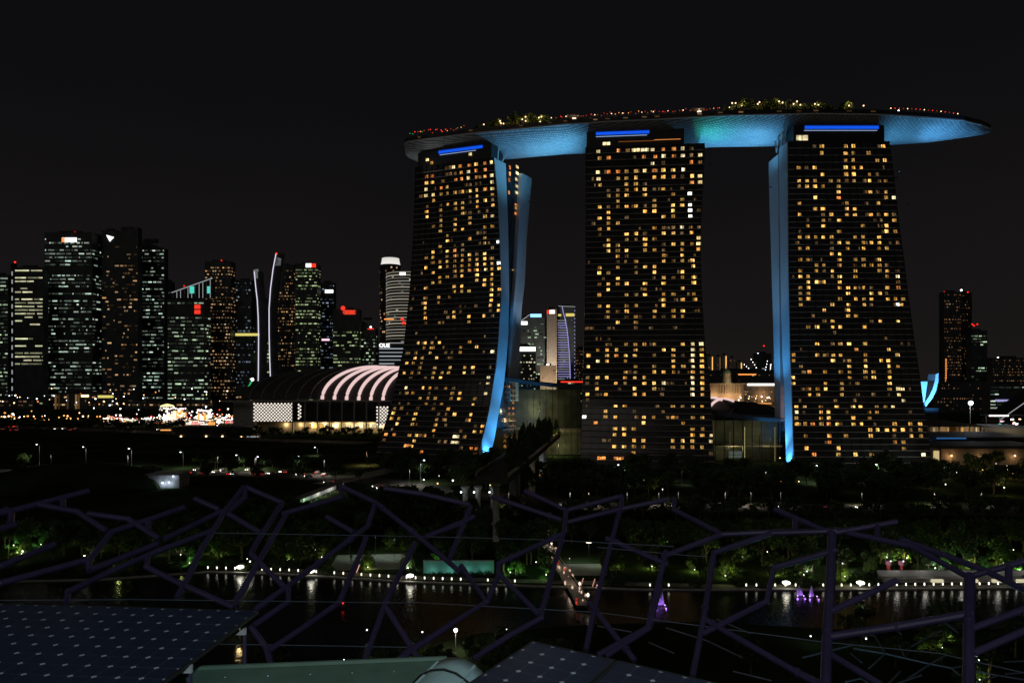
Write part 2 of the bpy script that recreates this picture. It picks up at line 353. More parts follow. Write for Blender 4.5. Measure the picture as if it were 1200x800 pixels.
def crown(root, T, u0, u1, e0, e1, zt, strip_u, line_u):
    def blk(a, b, z0, z1, o, m, nm, dd=14):
        p, q = T.P(a, ZR, o), T.P(b, ZR, o); p.z = q.z = 0; e = Vector((T.e.x, T.e.y, 0))*dd
        return MB().hexa([(v.x, v.y, z0) for v in (p, q, q+e, p+e)], [(v.x, v.y, z1) for v in (p, q, q+e, p+e)]).build(nm, m, root)
    blk(u0, u1, ZR+.02, zt, e0, M['dark'], 'crown')
    blk(strip_u[0], strip_u[1], zt-2.3, zt-.5, e0+.12, M['bluestrip'], 'cove_light', .1)
    blk(strip_u[0], strip_u[1], zt-.3, zt, e0+1.2, M['dark'], 'cove_hood', 1.1)
    blk(line_u[0], line_u[1], zt-3.5, zt-3.2, e0+.6, M['whiteline'], 'handrail_light', .12)
    for k in range(4):
        u = lerp(line_u[0], line_u[1], (k+.5)/4); blk(u-.003, u+.003, zt-3.45, zt-2.2, e0+.5, M['steel'], 'handrail_post', .12)

# ---- left tower
r1 = tower_body('hotel_tower', 'left hotel tower, its right edge closed by a curved blue-lit wall, beside the ribbed dome', T1, lambda z: curve([(0, 12), (60, 12), (190, 13.4)], z), None, 1)
end_wall(r1, T1, 1, None, [(185, 592), (265, 595), (340, 596), (390, 595.2), (420, 593), (450, 590), (490, 583), (515, 579), (535, 574.5), (548, 571)], 0, ZR)
end_wall(r1, T1, 1, [(190, 611.2), (265, 606.7), (325, 604), (355, 601), (380, 600), (443, 597)], [(190, 622.5), (265, 616.8), (325, 614.3), (355, 611), (380, 610), (443, 607)], 36, 188.6)
rings = []                                      # recessed glazing between the two blocks
for i in range(30):
    z = lerp(20, 190, i/29); c = T1.ends(z)[1]; a = c+T1.e*12.5-T1.t*2.2; py = 445-(z-EYE)/c.y*800
    w1 = wcol(T1, z, 1, curve([(190, 612), (443, 598)], py)); b = c+T1.e*(w1+1)-T1.t*2.2
    rings.append([(p.x, p.y, z) for p in (a-T1.t*12, a, b, b-T1.t*12)])
MB().loft(rings).build('recess_glazing', M['glassdark'], r1)
for (x, y, k, hh) in ((955, 235, 'r', 2.6), (955, 290, 'r', 2.6), (952, 345, 'r', 2.6), (948, 455, 'r', 2.4), (1020, 230, 'w', 1.9), (1020, 285, 'w', 1.9), (1015, 340, 'w', 1.9), (1015, 398, 'w', 1.9), (1012, 455, 'w', 1.9), (1007, 560, 'r', 1.2), (1007, 590, 'a', 2), (1005, 638, 'r', 1.6),
        (1010, 808, 'a', 2.4), (1007, 985, 'a', 2.2), (1007, 1030, 'a', 2.2), (985, 1135, 'a', .6), (985, 1320, 'r', 2), (982, 1365, 'r', 1.8)):
    px, py = 470+x/7.5, 165+y/7.5; k_ = (px-600)/800; Y = 440.
    for _ in range(10):
        z = EYE-(py-445)/800*Y; c = T1.ends(z)[1]-T1.t*2.1; w = (k_*c.y-c.x)/(T1.e.x-k_*T1.e.y); p = c+T1.e*w; Y = p.y
    h = 1.75 if k == 'w' else 1.1; q = T1.e*h; f = T1.t*.1; zz = Vector((0, 0, hh/2))
    a = Vector((p.x+f.x, p.y+f.y, z)); qq = Vector((q.x, q.y, 0))
    MB().face([a-qq-zz, a+qq-zz, a+qq+zz, a-qq+zz]).build('window', WM[k], r1, uv=True)
crown(r1, T1, .03, .97, -.5, 0, 198.4, (.30, .86), (.32, .78))
for k in range(2):                              # splayed struts beside the crown
    z0 = 189; c = T1.ends(ZR)[1]; p0 = c+T1.e*(4+k*5)+T1.t*.4; p1 = c+T1.e*(1+k*11)+T1.t*3
    MB().tube([(p0.x, p0.y, 188), (p1.x, p1.y, 196.5)], .45).build('strut', M['pale'], r1)
C1 = [(230,172,'w'),(270,187),(608,120,'w'),(400,237,'d'),(430,230,'d'),(460,230,'w'),(520,212,'r'),(600,203,'r'),(660,205),(735,185,'r'),(793,187,'w'),(400,288,'d'),(432,287,'d'),(475,285,'d'),(527,278),(592,270,'w'),(660,263,'r'),(738,243,'r'),
(225,312,'r'),(275,312,'r'),(480,337,'r'),(532,335,'r'),(592,328,'w'),(665,318,'r'),(697,312,'d'),(738,303,'r'),(797,305,'w'),(225,370),(277,367),(370,350,'d'),(572,385,'d'),(607,378,'d'),(665,373,'d'),(800,363,'w'),
(220,432,'w'),(353,407,'r'),(407,405),(803,423,'w'),(740,428,'r'),(220,487,'w'),(283,478,'w'),(353,465),(410,463),(475,457),(537,443),(570,440,'d'),(612,437),(667,435),(287,520),(607,485,'d'),(670,480),(803,467),(412,550),(478,545),(542,540),(607,530,'d'),(672,523),(740,518),(803,510,'d'),
(228,570,'d'),(350,555,'d'),(805,552),(225,613),(350,602),(478,588),(542,583),(672,570),(227,660),(355,647,'d'),(542,628),(605,618,'d'),(738,655),(803,648,'w'),(350,690),(478,680),(607,667),(285,735,'d'),(350,735),(475,725),(605,712),(737,740),(803,740)]
C2 = [(420,65),(550,55),(615,45),(812,72,'d'),(485,103),(485,148),(678,132),(812,120),(812,163),(927,155,'W'),(420,195),(615,178,'d'),(877,205),(615,225,'d'),(357,243),(428,243,'d'),(483,237),(547,230,'r'),(612,268),(677,265),(742,262,'d'),(810,253),  # bright white entries at the right edge are floodlights, put in as window panes
(295,293),(357,290),(483,282,'d'),(548,275,'r'),(677,310),(810,300),(875,295),(933,337,'W'),(295,333),(357,332),(420,327),(483,322),(548,318),(612,315),(612,358),(742,348),(357,373),(483,365),(293,422),(420,412),(483,410),(547,405),(610,403),(677,398),(742,393),(812,388),(877,385),(935,383),
(357,460),(547,450),(610,445),(678,440,'r'),(742,438),(820,435,'w'),(875,432),(417,498),(480,497),(550,493,'d'),(608,490),(742,485),(877,475),(353,547),(417,543),(742,527),(812,523),(873,520),(290,593),(543,582),(607,580),(808,570),(873,567),(938,567),(543,622),(607,620),(672,620),(873,610),(938,608),
(285,677),(408,673),(868,655),(935,655,'d'),(285,720),(408,715),(868,697),(860,742),(932,742),(597,742,'d')]
C3 = [(400,55),(400,98),(400,140),(403,182,'d'),(707,40,'d'),(845,40,'d'),(975,35),(1043,37),(650,93),(707,90,'d'),(975,80,'d'),(1043,80),(650,137),(783,132),(917,128),(783,177),(525,180),(580,93,'d'),(600,135,'d'),(335,358),(395,358),(460,357),(523,357),(788,355),(388,403),(452,403),(715,400),(850,400),
(250,447,'d'),(317,447),(443,448),(577,452,'d'),(707,450),(990,443,'w'),(310,492),(370,490),(500,490),(630,493,'d'),(237,533),(293,535),(363,535,'d'),(350,580),(482,580),(615,582),(748,583),(815,583),(213,625),(283,625),(340,625),(470,628),(545,625),(600,630),(740,630),(815,628,'d'),(960,632,'w'),
(270,675,'d'),(397,675,'d'),(462,673),(530,675),(955,680,'w'),(235,735,'w'),(448,720),(583,722),(655,722,'d')]
C4 = [(450,50),(510,65,'d'),(570,50,'d'),(715,62),(783,62),(1008,65,'w'),(308,95),(365,95),(437,98),(502,100),(568,103),(705,107),(773,108),(912,110),(490,148),(622,152),(900,160),(213,187),(275,187,'d'),(413,193,'d'),(550,200,'d'),(680,203),(200,235),(327,240,'d'),(397,240),(597,250,'d'),(735,257),(877,262),
(183,283),(250,283),(382,290),(577,298),(652,302),(862,312),(235,333),(365,338),(567,347),(552,397),(920,362,'d'),(980,365),(910,415),(968,417),(133,427,'r'),(207,433,'r'),(338,440),(400,440),(430,440,'d'),(470,443,'r'),(820,463),(745,462,'w2'),(735,508,'w2'),(600,505,'d'),(650,508,'d'),(115,478,'d'),(380,490),(320,543,'r2'),(358,545),(440,602,'r'),
(787,572,'d'),(875,575,'r'),(920,578,'r'),(865,630,'r'),(905,635,'r')]
tower_windows(r1, T1, [(470, 165, 7.5, C1), (460, 260, 7.5, C2), (445, 355, 7.5, C3), (435, 450, 7.5, C4)])

# ---- middle tower
r2 = tower_body('hotel_tower', 'middle hotel tower seen almost face-on, no blue wall on either side', T2, lambda z: curve([(0, 14), (190, 22)], z), None, 0)
crown(r2, T2, .012, .83, -.3, 0, 198.2, (.09, .54), (.09, .52))
for (a, b_, z0) in ((.28, .58, 191.4), (.58, .80, 191.8)):
    p, q = T2.P(a, z0, .2), T2.P(b_, z0, .2); MB().tube([(p.x, p.y, z0), (q.x, q.y, z0)], .16, 4).build('warm_rail_light', WM['r'], r2, uv=True)
D1 = [(195,213,'w'),(267,150,'w2'),(373,208,'r'),(455,203,'d'),(525,190,'w2'),(605,190,'w2'),(672,195,'w'),(765,177,'r'),(860,172,'r'),(937,182,'w'),(1015,175,'d'),(208,285),(287,278,'r'),(515,262,'d'),(597,262,'r'),(697,240,'r'),(770,253,'w'),(862,233,'r'),(938,240,'w'),(1013,240,'d'),(1093,238,'w'),
(672,320,'w'),(765,312,'d'),(1013,300,'r'),(1090,305,'d'),(193,405,'w'),(287,400,'r'),(370,393,'r'),(443,393),(527,385),(605,378,'w'),(688,377,'r'),(765,373),(853,360),(943,367,'w'),(1022,415),(1090,418,'w'),(197,468,'w'),(370,455),(443,455),(527,445),(688,437),(765,438),(857,428,'r'),(935,440,'d'),(1018,470,'r'),(1090,475,'w'),
(210,513),(443,503),(527,497),(605,493,'d'),(287,555,'d'),(370,550,'d'),(445,548),(527,543),(605,540),(688,535,'d'),(768,537),(933,523,'d'),(1000,572,'W'),(287,603),(368,600),(445,597),(605,590),(853,577),(368,648),(688,632),(935,625),(208,700),(285,695,'d'),(368,690,'d'),(445,690),(527,685),(605,683,'d'),(690,682),(853,675),(933,670),(1003,665,'W'),
(285,742),(605,732),(690,728),(853,723),(1003,718,'W'),(1080,728,'d')]
D2 = [(770,63),(853,60),(1005,50,'W'),(208,83),(287,83),(445,73,'d'),(287,130),(368,122),(208,180),(287,177),(690,162),(770,157,'d'),(857,155,'d'),(933,155,'w'),(1010,150),(1080,158,'d'),(445,217),(527,217),(607,210,'d'),(770,208),(855,203),(933,198,'d'),(1015,198),(287,270),(445,265),(527,262,'d'),(607,260),(690,260),(1078,238,'w'),(1078,285,'w'),(1075,333),
(285,320),(367,315),(607,310),(770,303,'d'),(855,300),(935,297),(1020,293),(285,367),(367,365),(445,363),(607,358),(690,355),(770,352,'d'),(935,350),(367,410),(445,410,'d'),(770,402),(935,397),(367,457,'d'),(527,453),(770,448),(857,445,'d'),(935,445),(1022,440),(208,505),(367,503),(527,503,'d'),(607,500),(690,497),(1030,492),
(205,555),(285,553),(527,550),(690,545),(937,543),(367,602),(770,595),(855,592,'d'),(937,592),(1033,590),(205,650,'d'),(285,648),(367,648),(445,647),(607,643),(770,642),(1035,637),(285,695),(607,692),(937,688),(205,742),(445,742),(527,740,'d'),(607,740),(770,737),(857,735),(1035,730)]
D3 = [(770,75),(937,73),(1045,72),(208,130),(283,130),(445,127),(527,128),(770,125),(283,178),(368,178,'d'),(445,178),(690,175),(855,173),(937,173),(1043,172,'d'),(283,227),(445,225,'d'),(527,223),(690,223),(770,222,'d'),(857,222),(937,222),(368,272),(527,270),(118,320,'d2'),(290,312,'d'),(525,305,'d'),(660,320,'d'),
(275,462,'d'),(438,465),(522,467),(602,467),(687,465),(937,467),(1025,465,'w'),(1100,467,'w'),(193,515),(273,515),(357,517),(522,517),(770,517),(855,517),(1027,515,'w'),(1103,517),(110,560),(273,562),(355,565,'r'),(437,562),(517,567),(687,562,'d'),(855,565),(937,565,'d'),(1027,563,'w'),(1105,565),
(193,610,'w'),(272,610),(437,612),(855,613),(1022,613,'w'),(1107,615),(107,660),(522,662),(687,663),(855,663),(943,663),(1027,663,'w'),(1107,665),(437,712),(518,710,'d'),(687,713),(770,712),(857,715),(1027,717),(1107,717)]
D4 = [(95,38,'d'),(177,38),(250,42),(400,43),(480,43),(557,43),(950,50,'w'),(1030,50),(92,85,'d'),(170,85,'d'),(325,90),(400,90,'d'),(557,92),(637,93),(715,93,'w'),(785,97,'d'),(950,97,'w'),(1030,97),(170,133),(478,137),(637,137),(710,143,'d'),(950,147,'w'),(1030,147),(93,178),(172,180,'d'),(243,182),(480,185),(553,185),(950,193,'w'),(1030,195),
(322,275),(398,277),(790,283),(870,285),(953,288),(1030,290),(240,320),(477,322,'d'),(710,328,'d'),(67,362,'W'),(240,370),(320,370),(553,375),(632,378),(790,382),(953,385),(1030,387),(160,408,'r'),(550,425),(873,432),(318,465),(393,467),(472,467),(950,485),(1033,487),(315,513),(393,515),(952,530),(1030,530),(1103,538,'w'),(1100,580,'w'),
(473,563),(550,567),(790,577),(870,578),(952,578),(312,608),(392,610),(472,612),(547,617),(790,627),(870,628),(952,632),(1030,632),(470,660),(207,705,'r2'),(350,708,'r2'),(1100,687,'d')]
tower_windows(r2, T2, [(675, 150, 7.5, D1), (675, 245, 7.5, D2), (675, 340, 7.5, D3), (675, 435, 6.96, D4)])

# ---- right tower
r3 = tower_body('hotel_tower', 'right hotel tower, two blue-lit walls on its left edge, under the pointed deck end', T3, lambda z: 11.5, None, 0)
end_wall(r3, T3, 0, None, [(190, 913.5), (300, 915), (370, 916.2), (420, 917.6), (445, 919.2), (510, 921), (545, 922)], 0, ZR)
end_wall(r3, T3, 0, [(190, 912.6), (300, 913.4), (400, 914.4), (490, 915.6)], [(190, 901.5), (300, 904.5), (400, 907.3), (490, 908.6)], 26, 186)
rings = []
for i in range(30):
    z = lerp(20, 186, i/29); c = T3.ends(z)[0]; a = c+T3.e*11.3+T3.t*2.; b = a+T3.e*14
    rings.append([(p.x, p.y, z) for p in (a, a+T3.t*9, b+T3.t*9, b)])
MB().loft(rings).build('recess_glazing', M['glassdark'], r3)
for k in range(9):
    px, py = 916.6, 455+k*4.6; z = EYE-(py-445)/800*412; c = T3.ends(z)[0]; p = Vector((px-600, 800, 0)).normalized()
    w = 14.; q = c+T3.e*w+T3.t*1.9; MB().face([(q.x, q.y-2, z-.6), (q.x, q.y+2, z-.6), (q.x, q.y+2, z+.6), (q.x, q.y-2, z+.6)]).build('window', WM['r'], r3, uv=True)
crown(r3, T3, .06, .955, -.4, 0, 198.6, (.17, .90), (.16, .88))
MB().face([T3.P(.085, 189.6, -.25), T3.P(.20, 189.6, -.25), T3.P(.20, 192.6, -.25), T3.P(.085, 192.6, -.25)]).build('window', WM['w'], r3, uv=True)
for k in range(3):
    c = T3.ends(ZR)[0]; p0 = c+T3.e*(1+k*6)-T3.t*.4; p1 = c+T3.e*(4+k*6)-T3.t*.4
    MB().tube([(p0.x, p0.y, 197), (p1.x, p1.y, 188), (p1.x, p1.y+3, 197)], .4).build('strut', M['pale'], r3)
E1 = [(408,160,'d'),(473,160),(683,163),(750,162),(980,162,'d'),(1013,162),(473,223),(683,227),(750,223),(885,223),(683,290),(750,287),(962,287),(1027,287),(270,350),(337,347,'d'),(410,352),(683,352),(752,350),(822,352),(478,410),(687,410),(755,412),(893,410),(272,465),(342,463),(412,465),(550,465),(620,467),(690,467,'d'),(755,467),(895,468),(1033,468),
(272,515),(342,515),(412,515),(482,515),(620,515),(620,562),(897,563),(967,565,'d'),(1037,565),(415,612),(620,612,'r'),(1037,613),(1107,608,'w'),(275,658),(693,662),(970,663),(415,712),(483,710),(693,712),(762,712)]
E2 = [(165,48),(370,50,'d'),(445,50),(582,50),(650,48),(790,50),(860,50,'d'),(927,50),(995,48,'d'),(373,98),(512,97),(998,100),(237,147),(373,147),(722,150),(928,150),(512,195),(930,200),(1005,198),(167,245),(237,245),(307,243),(373,243),(447,245),(652,243),(722,245),(863,245),(447,295,'d'),(512,295),(587,297),(725,298),(792,295),(863,297),
(168,345),(237,343),(587,347),(725,348),(863,350),(933,347),(445,347,'d'),(447,395),(515,393),(170,442),(237,440),(515,443),(655,443),(728,445),(865,447),(312,492),(377,490),(517,490),(653,490,'d'),(728,493),(797,492),(867,493),(172,540),(312,540),(377,540,'d'),(450,542),(655,543),(867,543),(935,543),(1025,545,'d'),
(172,592),(237,588),(450,593),(517,590),(655,592),(935,597),(1027,600,'w'),(240,642),(312,642),(377,642),(517,643),(1030,645,'d'),(172,690),(240,690),(517,693),(590,693),(657,692),(730,695),(797,693,'d'),(937,693),(1033,697,'r')]
E3 = [(160,25,'d'),(225,25),(557,28),(750,27),(820,30),(163,72),(227,70),(490,72),(622,72),(690,75),(750,75),(885,73),(950,77),(1013,75),(163,117),(427,120),(560,120),(690,122),(748,122,'d'),(967,125,'W'),(1000,125),(358,167),(560,168),(558,217),(622,217),(360,260),(427,260),(752,262,'d'),(823,265),(970,267),(228,303),(300,305),(430,307),(492,307),(695,310),
(300,448),(492,450),(565,453),(697,453),(625,500,'r'),(893,498),(105,540),(302,543),(363,543),(433,543),(495,543),(700,548),(967,550),(105,587),(433,592),(568,592),(700,593),(833,597),(893,595),(168,633),(568,640),(700,640),(898,640),(973,643),(235,683,'r'),(367,683),(497,685),(568,687),(702,687),(768,687),(900,687)]
E4 = [(97,55),(540,60),(663,62),(727,62),(852,62),(98,100),(348,100),(477,103),(600,103),(850,105),(225,147),(290,150),(350,147),(477,150),(850,150),(920,155,'w'),(952,155,'w'),(227,190),(292,193),(477,193),(603,195,'d'),(727,195,'d'),(925,198,'w'),(955,205,'w'),(122,285),(185,285),(313,287),(438,287),(565,288),(623,288),(750,290),(817,290),(877,290,'w'),
(123,325,'w'),(180,330,'d'),(315,333),(373,333),(693,335),(752,335),(122,375),(315,380),(375,380),(568,383),(697,383),(885,387),(1008,385),(1083,387),(125,422),(190,422),(250,420,'r'),(317,423),(375,423,'r'),(443,425),(570,427),(630,427),(697,430),(757,430),(825,430),(885,430),(952,432),(1010,430,'d'),(1087,430),
(700,475),(758,475),(887,475),(193,515),(380,515,'r'),(510,517),(703,522),(887,520,'d'),(1018,520),(1097,523),(380,562,'r'),(893,570),(958,568),(200,605),(452,607),(963,618),(260,655,'r'),(452,657),(585,655),(710,657),(835,660,'d'),(1115,660,'w')]
tower_windows(r3, T3, [(900, 150, 7.5, E1), (915, 245, 7.5, E2), (915, 340, 7.06, E3), (915, 435, 6.667, E4)])

# ---- lamps that wash the end walls in blue: floodlights standing on the ground, and on the tower tops for the hull
def floodlight(name, label, loc, aim, power, color, cone, blend=.8, size=.5, group=None):
    t = thing(name, label, 'floodlight', loc, group); d = (Vector(aim)-Vector(loc)).normalized()
    MB().box(-.5, .5, -.35, .35, .0, .35).build('base', M['dark'], t)
    MB().tube([(0, 0, .3), Vector((0, 0, .3))+d*.5], .28, 10, .42).build('housing', M['dark'], t)
    lamp('SPOT', 'light', Vector((0, 0, .3))+d*.7, power, color, t, size, None, cone, blend).rotation_euler = d.to_track_quat('-Z', 'Y').to_euler()
    return t
BL = (.06, .42, 1.)
FG = 'blue floodlights at the feet of the hotel end walls'; FL = 'low blue floodlight washing a hotel end wall from the ground'
def P3(v, z): return Vector((v.x, v.y, z))
def wf(loc, aim, p, c, cone): floodlight('wall_floodlight', FL, loc, aim, p, c, cone, group=FG)
c = T1.ends(2)[1]+T1.e*5
wf(P3(c+T1.t*5, .5), P3(T1.ends(26)[1]+T1.e*5, 24), 3.0e4, BL, 90)
wf((6, 425, .5), P3(T1.ends(44)[1]+T1.e*5, 46), 8e4, BL, 96)
wf((20, 432, .5), P3(T1.ends(88)[1]+T1.e*5, 92), 1.7e5, BL, 60)
wf((28, 456, 56), P3(T1.ends(160)[1]+T1.e*10, 158), 9e4, (.28, .42, .60), 46)
c = T3.ends(2)[0]+T3.e*5
wf(P3(c-T3.t*5, .5), P3(T3.ends(24)[0]+T3.e*5, 22), 2.6e4, BL, 90)
wf((146, 396, .5), P3(T3.ends(30)[0]+T3.e*6, 34), 1.0e5, BL, 74)
wf((136, 414, 34), P3(T3.ends(80)[0]+T3.e*9, 88), 6.0e4, BL, 74)
wf((120, 418, 34), P3(T3.ends(160)[0]+T3.e*12, 160), 8.5e4, (.22, .45, .66), 48)

# ---------------------------------------------------------------- the roof deck: a boat-shaped hull across the three towers
rim_px = [(474, 168), (477, 166), (485, 164.8), (500, 162.6), (515, 161), (552, 156), (615, 150), (665, 145), (690, 144), (710, 142.5), (785, 139), (850, 135), (910, 134), (955, 133), (1030, 134), (1080, 137), (1130, 141), (1150, 146), (1161, 151)]
hw_px = [(474, 6), (477, 9), (485, 13), (500, 16), (515, 17.5), (552, 19), (615, 19), (1000, 19), (1050, 17.5), (1080, 15.5), (1110, 12.5), (1130, 9.5), (1150, 4.5), (1161, .6)]
ZRIM = 206.
def rim(px):
    py = curve(rim_px, px); Y = (ZRIM-EYE)*800/(445-py); return Vector(((px-600)/800*Y, Y, ZRIM))
sky = thing('sky_deck', 'long boat-shaped roof deck lying across the three hotel towers, lit blue from below', 'roof deck')
pxs = [474, 477, 481, 485, 492, 500, 508]+list(range(515, 1080, 10))+[1080, 1090, 1100, 1110, 1120, 1130, 1138, 1145, 1150, 1155, 1161]
NS = 28; hullrows = []; rims = []; farr = []
for px in pxs:
    n = rim(px); hw = curve(hw_px, px); dep = 10.6*min(1, (hw/19)**.55); row = []
    rims.append(n); farr.append(n+Vector((0, 2*hw, 0)))
    for j in range(NS+1):
        v = -1+2*j/NS; row.append((n.x, n.y+hw*(1+v), ZRIM-.4-dep*max(0, 1-abs(v)**2.2)**.75))
    hullrows.append(row)
def hull_mat():
    m, N, L = nodes('hull_panels'); o = N.new('ShaderNodeOutputMaterial'); p = N.new('ShaderNodeBsdfPrincipled'); L.new(p.outputs[0], o.inputs[0])
    t = N.new('ShaderNodeTexCoord'); q = N.new('ShaderNodeMapping'); q.inputs['Rotation'].default_value = (0, 0, R(14)); b = N.new('ShaderNodeTexBrick'); L.new(t.outputs['Object'], q.inputs[0]); L.new(q.outputs[0], b.inputs[0])
    b.inputs['Scale'].default_value = .30; b.inputs['Color1'].default_value = (.48, .50, .52, 1); b.inputs['Color2'].default_value = (.68, .70, .72, 1); b.inputs['Mortar'].default_value = (.17, .18, .19, 1); b.inputs['Mortar Size'].default_value = .045
    L.new(b.outputs[0], p.inputs['Base Color']); p.inputs['Roughness'].default_value = .5; return m
b = MB(); b.loft(hullrows, cap=False, close=False); b.build('hull', hull_mat(), sky, smooth=True)
b = MB(); b.loft([[tuple(a+Vector((0, .3, -.15))), tuple(f+Vector((0, -.3, -.15)))] for a, f in zip(rims, farr)], cap=False, close=False); b.build('deck', M['concrete'], sky)
def band(name, side, z0, z1, th, m):
    rr = []
    for a, f in zip(rims, farr):
        p = a if side == 0 else f; s = 1 if side == 0 else -1
        rr.append([(p.x, p.y-.15*s, z0), (p.x, p.y-.15*s, z1), (p.x, p.y+th*s, z1), (p.x, p.y+th*s, z0)])
    return MB().loft(rr).build(name, m, sky)
band('rim', 0, 205.4, 206.2, .3, M['pale']); band('rim', 1, 205.4, 206.2, .3, M['pale'])
band('parapet', 0, 206.3, 208.6, .2, M['dark']); band('parapet', 1, 206.3, 208.6, .2, M['dark'])
for px in (492, 552, 611, 645, 663, 698, 712, 733, 755, 770, 820, 844, 868, 913, 936, 956, 995, 1023):
    p = rim(px); MB().box(p.x-1.4, p.x+1.4, p.y-.35, p.y-.2, 207.2, 207.9).build('parapet_light', WM['d'], sky, uv=True)
HL = 'flat blue floodlight on a tower top aimed up at the hull of the roof deck'; HG = 'floodlights on the tower tops under the roof deck'
def hl(loc, aim, power, color, cone=100):
    t = floodlight('hull_floodlight', HL, loc, aim, power, color, cone, 1., .8, HG); x, y, z = loc
    return t
hl((11, 446, 166), (30, 428, 200), 2.0e4, (.16, .57, .9), 90); hl((41, 418, 162), (10, 428, 200), 8.5e4, (.14, .53, .9), 110)
hl((116.5, 420, 164), (134, 420, 200), 3.8e4, (.08, .46, .95), 104); hl((118, 407, 178), (124, 405, 204), 1.1e4, (.02, .8, .5), 100)
hl((156, 412, 166), (138, 418, 200), 5.2e4, (.13, .51, .9), 108)
hl((225, 400, 168), (246, 414, 202), 3.9e4, (.10, .47, .9), 104); hl((226, 399, 172), (280, 416, 204), 9e4, (.10, .42, .9), 50)
hl((227, 391, 150), (276, 404, 204), 1.5e5, (.10, .44, .9), 62)
hl((-67, 452, 182), (-70, 457, 202), 1000, (.9, .95, 1), 120); hl((-66, 436, 180), (-40, 432, 204), 2400, (.95, .95, .9), 120)  # added white fill lamps, standing in for city glow on the left hull end
# ---------------------------------------------------------------- trees: a few grown once, then copied
def leaf_mat(name, c):
    m, N, L = nodes(name); o = N.new('ShaderNodeOutputMaterial'); p = N.new('ShaderNodeBsdfPrincipled'); L.new(p.outputs[0], o.inputs[0])
    g = N.new('ShaderNodeNewGeometry'); r = N.new('ShaderNodeMapRange'); L.new(g.outputs['Random Per Island'], r.inputs[0]); r.inputs[3].default_value = .5; r.inputs[4].default_value = 1.5
    x = N.new('ShaderNodeVectorMath'); x.operation = 'SCALE'; x.inputs[0].default_value = c; L.new(r.outputs[0], x.inputs['Scale']); L.new(x.outputs[0], p.inputs['Base Color'])
    p.inputs['Roughness'].default_value = .6; p.inputs['Specular IOR Level'].default_value = .25; return m
LEAF = [leaf_mat('leaf', c) for c in ((.050, .085, .022), (.065, .10, .028), (.04, .07, .025))]
def leaf(b, p, s, rg):
    a = Vector((rg.gauss(0, 1), rg.gauss(0, 1), rg.gauss(0, 1))).normalized(); c = a.orthogonal().normalized(); c.rotate(__import__('mathutils').Quaternion(a, rg.uniform(0, 6.28))); d = a.cross(c)
    b.face([p-c*s-d*s*.5, p+c*s-d*s*.35, p+c*s*.9+d*s*.5, p-c*s*.8+d*s*.45])
def tree(name, label, cat, kind, seed, h, w, loc=(0, 0, 0), group=None, ls=.42, n=900, trunk_h=.32):
    rg = random.Random(seed); t = thing(name, label, cat, loc, group); b = MB(); k = MB()
    if kind == 'round':
        cl = []
        for i in range(15):
            a = rg.uniform(0, 6.28); rr = w*.5*math.sqrt(rg.random())*.82; z = h*(trunk_h+.12+rg.random()*(.86-trunk_h-.12)); f = math.sin(math.pi*min(1, max(.1, (z/h-trunk_h)/(1-trunk_h))))**.6
            cl.append((Vector((rr*f*math.cos(a), rr*f*math.sin(a), z)), w*rg.uniform(.12, .22)))
        for c, r in cl:
            for _ in range(n//15):
                v = Vector((rg.gauss(0, 1), rg.gauss(0, 1), rg.gauss(0, .8))).normalized()*r*rg.random()**.45; leaf(b, c+v, ls*rg.uniform(.6, 1.2), rg)
        k.tube([(0, 0, 0), (.05*w*rg.uniform(-1, 1), 0, h*trunk_h*.6), (0, 0, h*trunk_h*1.25)], h*.026, 7, h*.015)
        for c, r in cl[:7]: k.tube([(0, 0, h*trunk_h*rg.uniform(.7, 1.1)), c*.55+Vector((0, 0, h*trunk_h*.5)), c], h*.011, 5, h*.004)
    elif kind == 'cone':
        for _ in range(n):
            z = rg.random()**1.3; r = w*.5*(1-z)**.75*(.25+.75*rg.random()**.4)*(1+.25*math.sin(9*z+seed)); a = rg.uniform(0, 6.28); leaf(b, Vector((r*math.cos(a), r*math.sin(a), h*(.08+.92*z))), ls*rg.uniform(.6, 1.2), rg)
        k.tube([(0, 0, 0), (0, 0, h*.6)], h*.016, 6, h*.006)
    elif kind == 'palm':
        lean = rg.uniform(-.06, .06)*h; top = Vector((lean, 0, h*.8)); k.tube([(0, 0, 0), (lean*.3, 0, h*.4), top], h*.022, 7, h*.014)
        for i in range(15):
            a = 6.28*i/15+rg.uniform(-.2, .2); up = rg.uniform(-.1, .9); L_ = w*.5*rg.uniform(.85, 1.1); d = Vector((math.cos(a), math.sin(a), 0)); s_ = Vector((-d.y, d.x, 0)); prev = top
            for q in range(1, 7):
                u = q/6; p = top+d*(L_*u)+Vector((0, 0, L_*(up*u-1.05*u*u))); ww = w*.075*math.sin(math.pi*min(.98, u*.85+.12))
                b.face([prev, p, p+s_*ww-Vector((0, 0, ww*.7))]); b.face([prev, p-s_*ww-Vector((0, 0, ww*.7)), p]); prev = p
    elif kind == 'shrub':
        for _ in range(n):
            v = Vector((rg.gauss(0, 1), rg.gauss(0, 1), abs(rg.gauss(0, 1)))).normalized()*rg.random()**.5; leaf(b, Vector((v.x*w*.5, v.y*w*.5, .1+v.z*h*.9)), ls*rg.uniform(.6, 1.2), rg)
        k.tube([(0, 0, 0), (0, 0, h*.5)], h*.03, 5, h*.01)
    b.build('crown', LEAF[seed % 3], t); k.build('trunk', M['trunk'], t); return t
first = {}
def plant(key, loc, label, group, cat='tree', rz=None, s=1.):
    rz = rng.uniform(0, 6.28) if rz is None else rz
    if key not in first:
        kind, h, w, n, ls, th, nm = KINDS[key]; first[key] = (tree(nm, label, cat, kind, len(first)+3, h, w, loc, group, ls, n, th))
        o = first[key]; o.rotation_euler.z = rz; o.scale = (s, s, s); return o
    o = dup(first[key], loc, rz, label, group, s); o['category'] = cat; return o
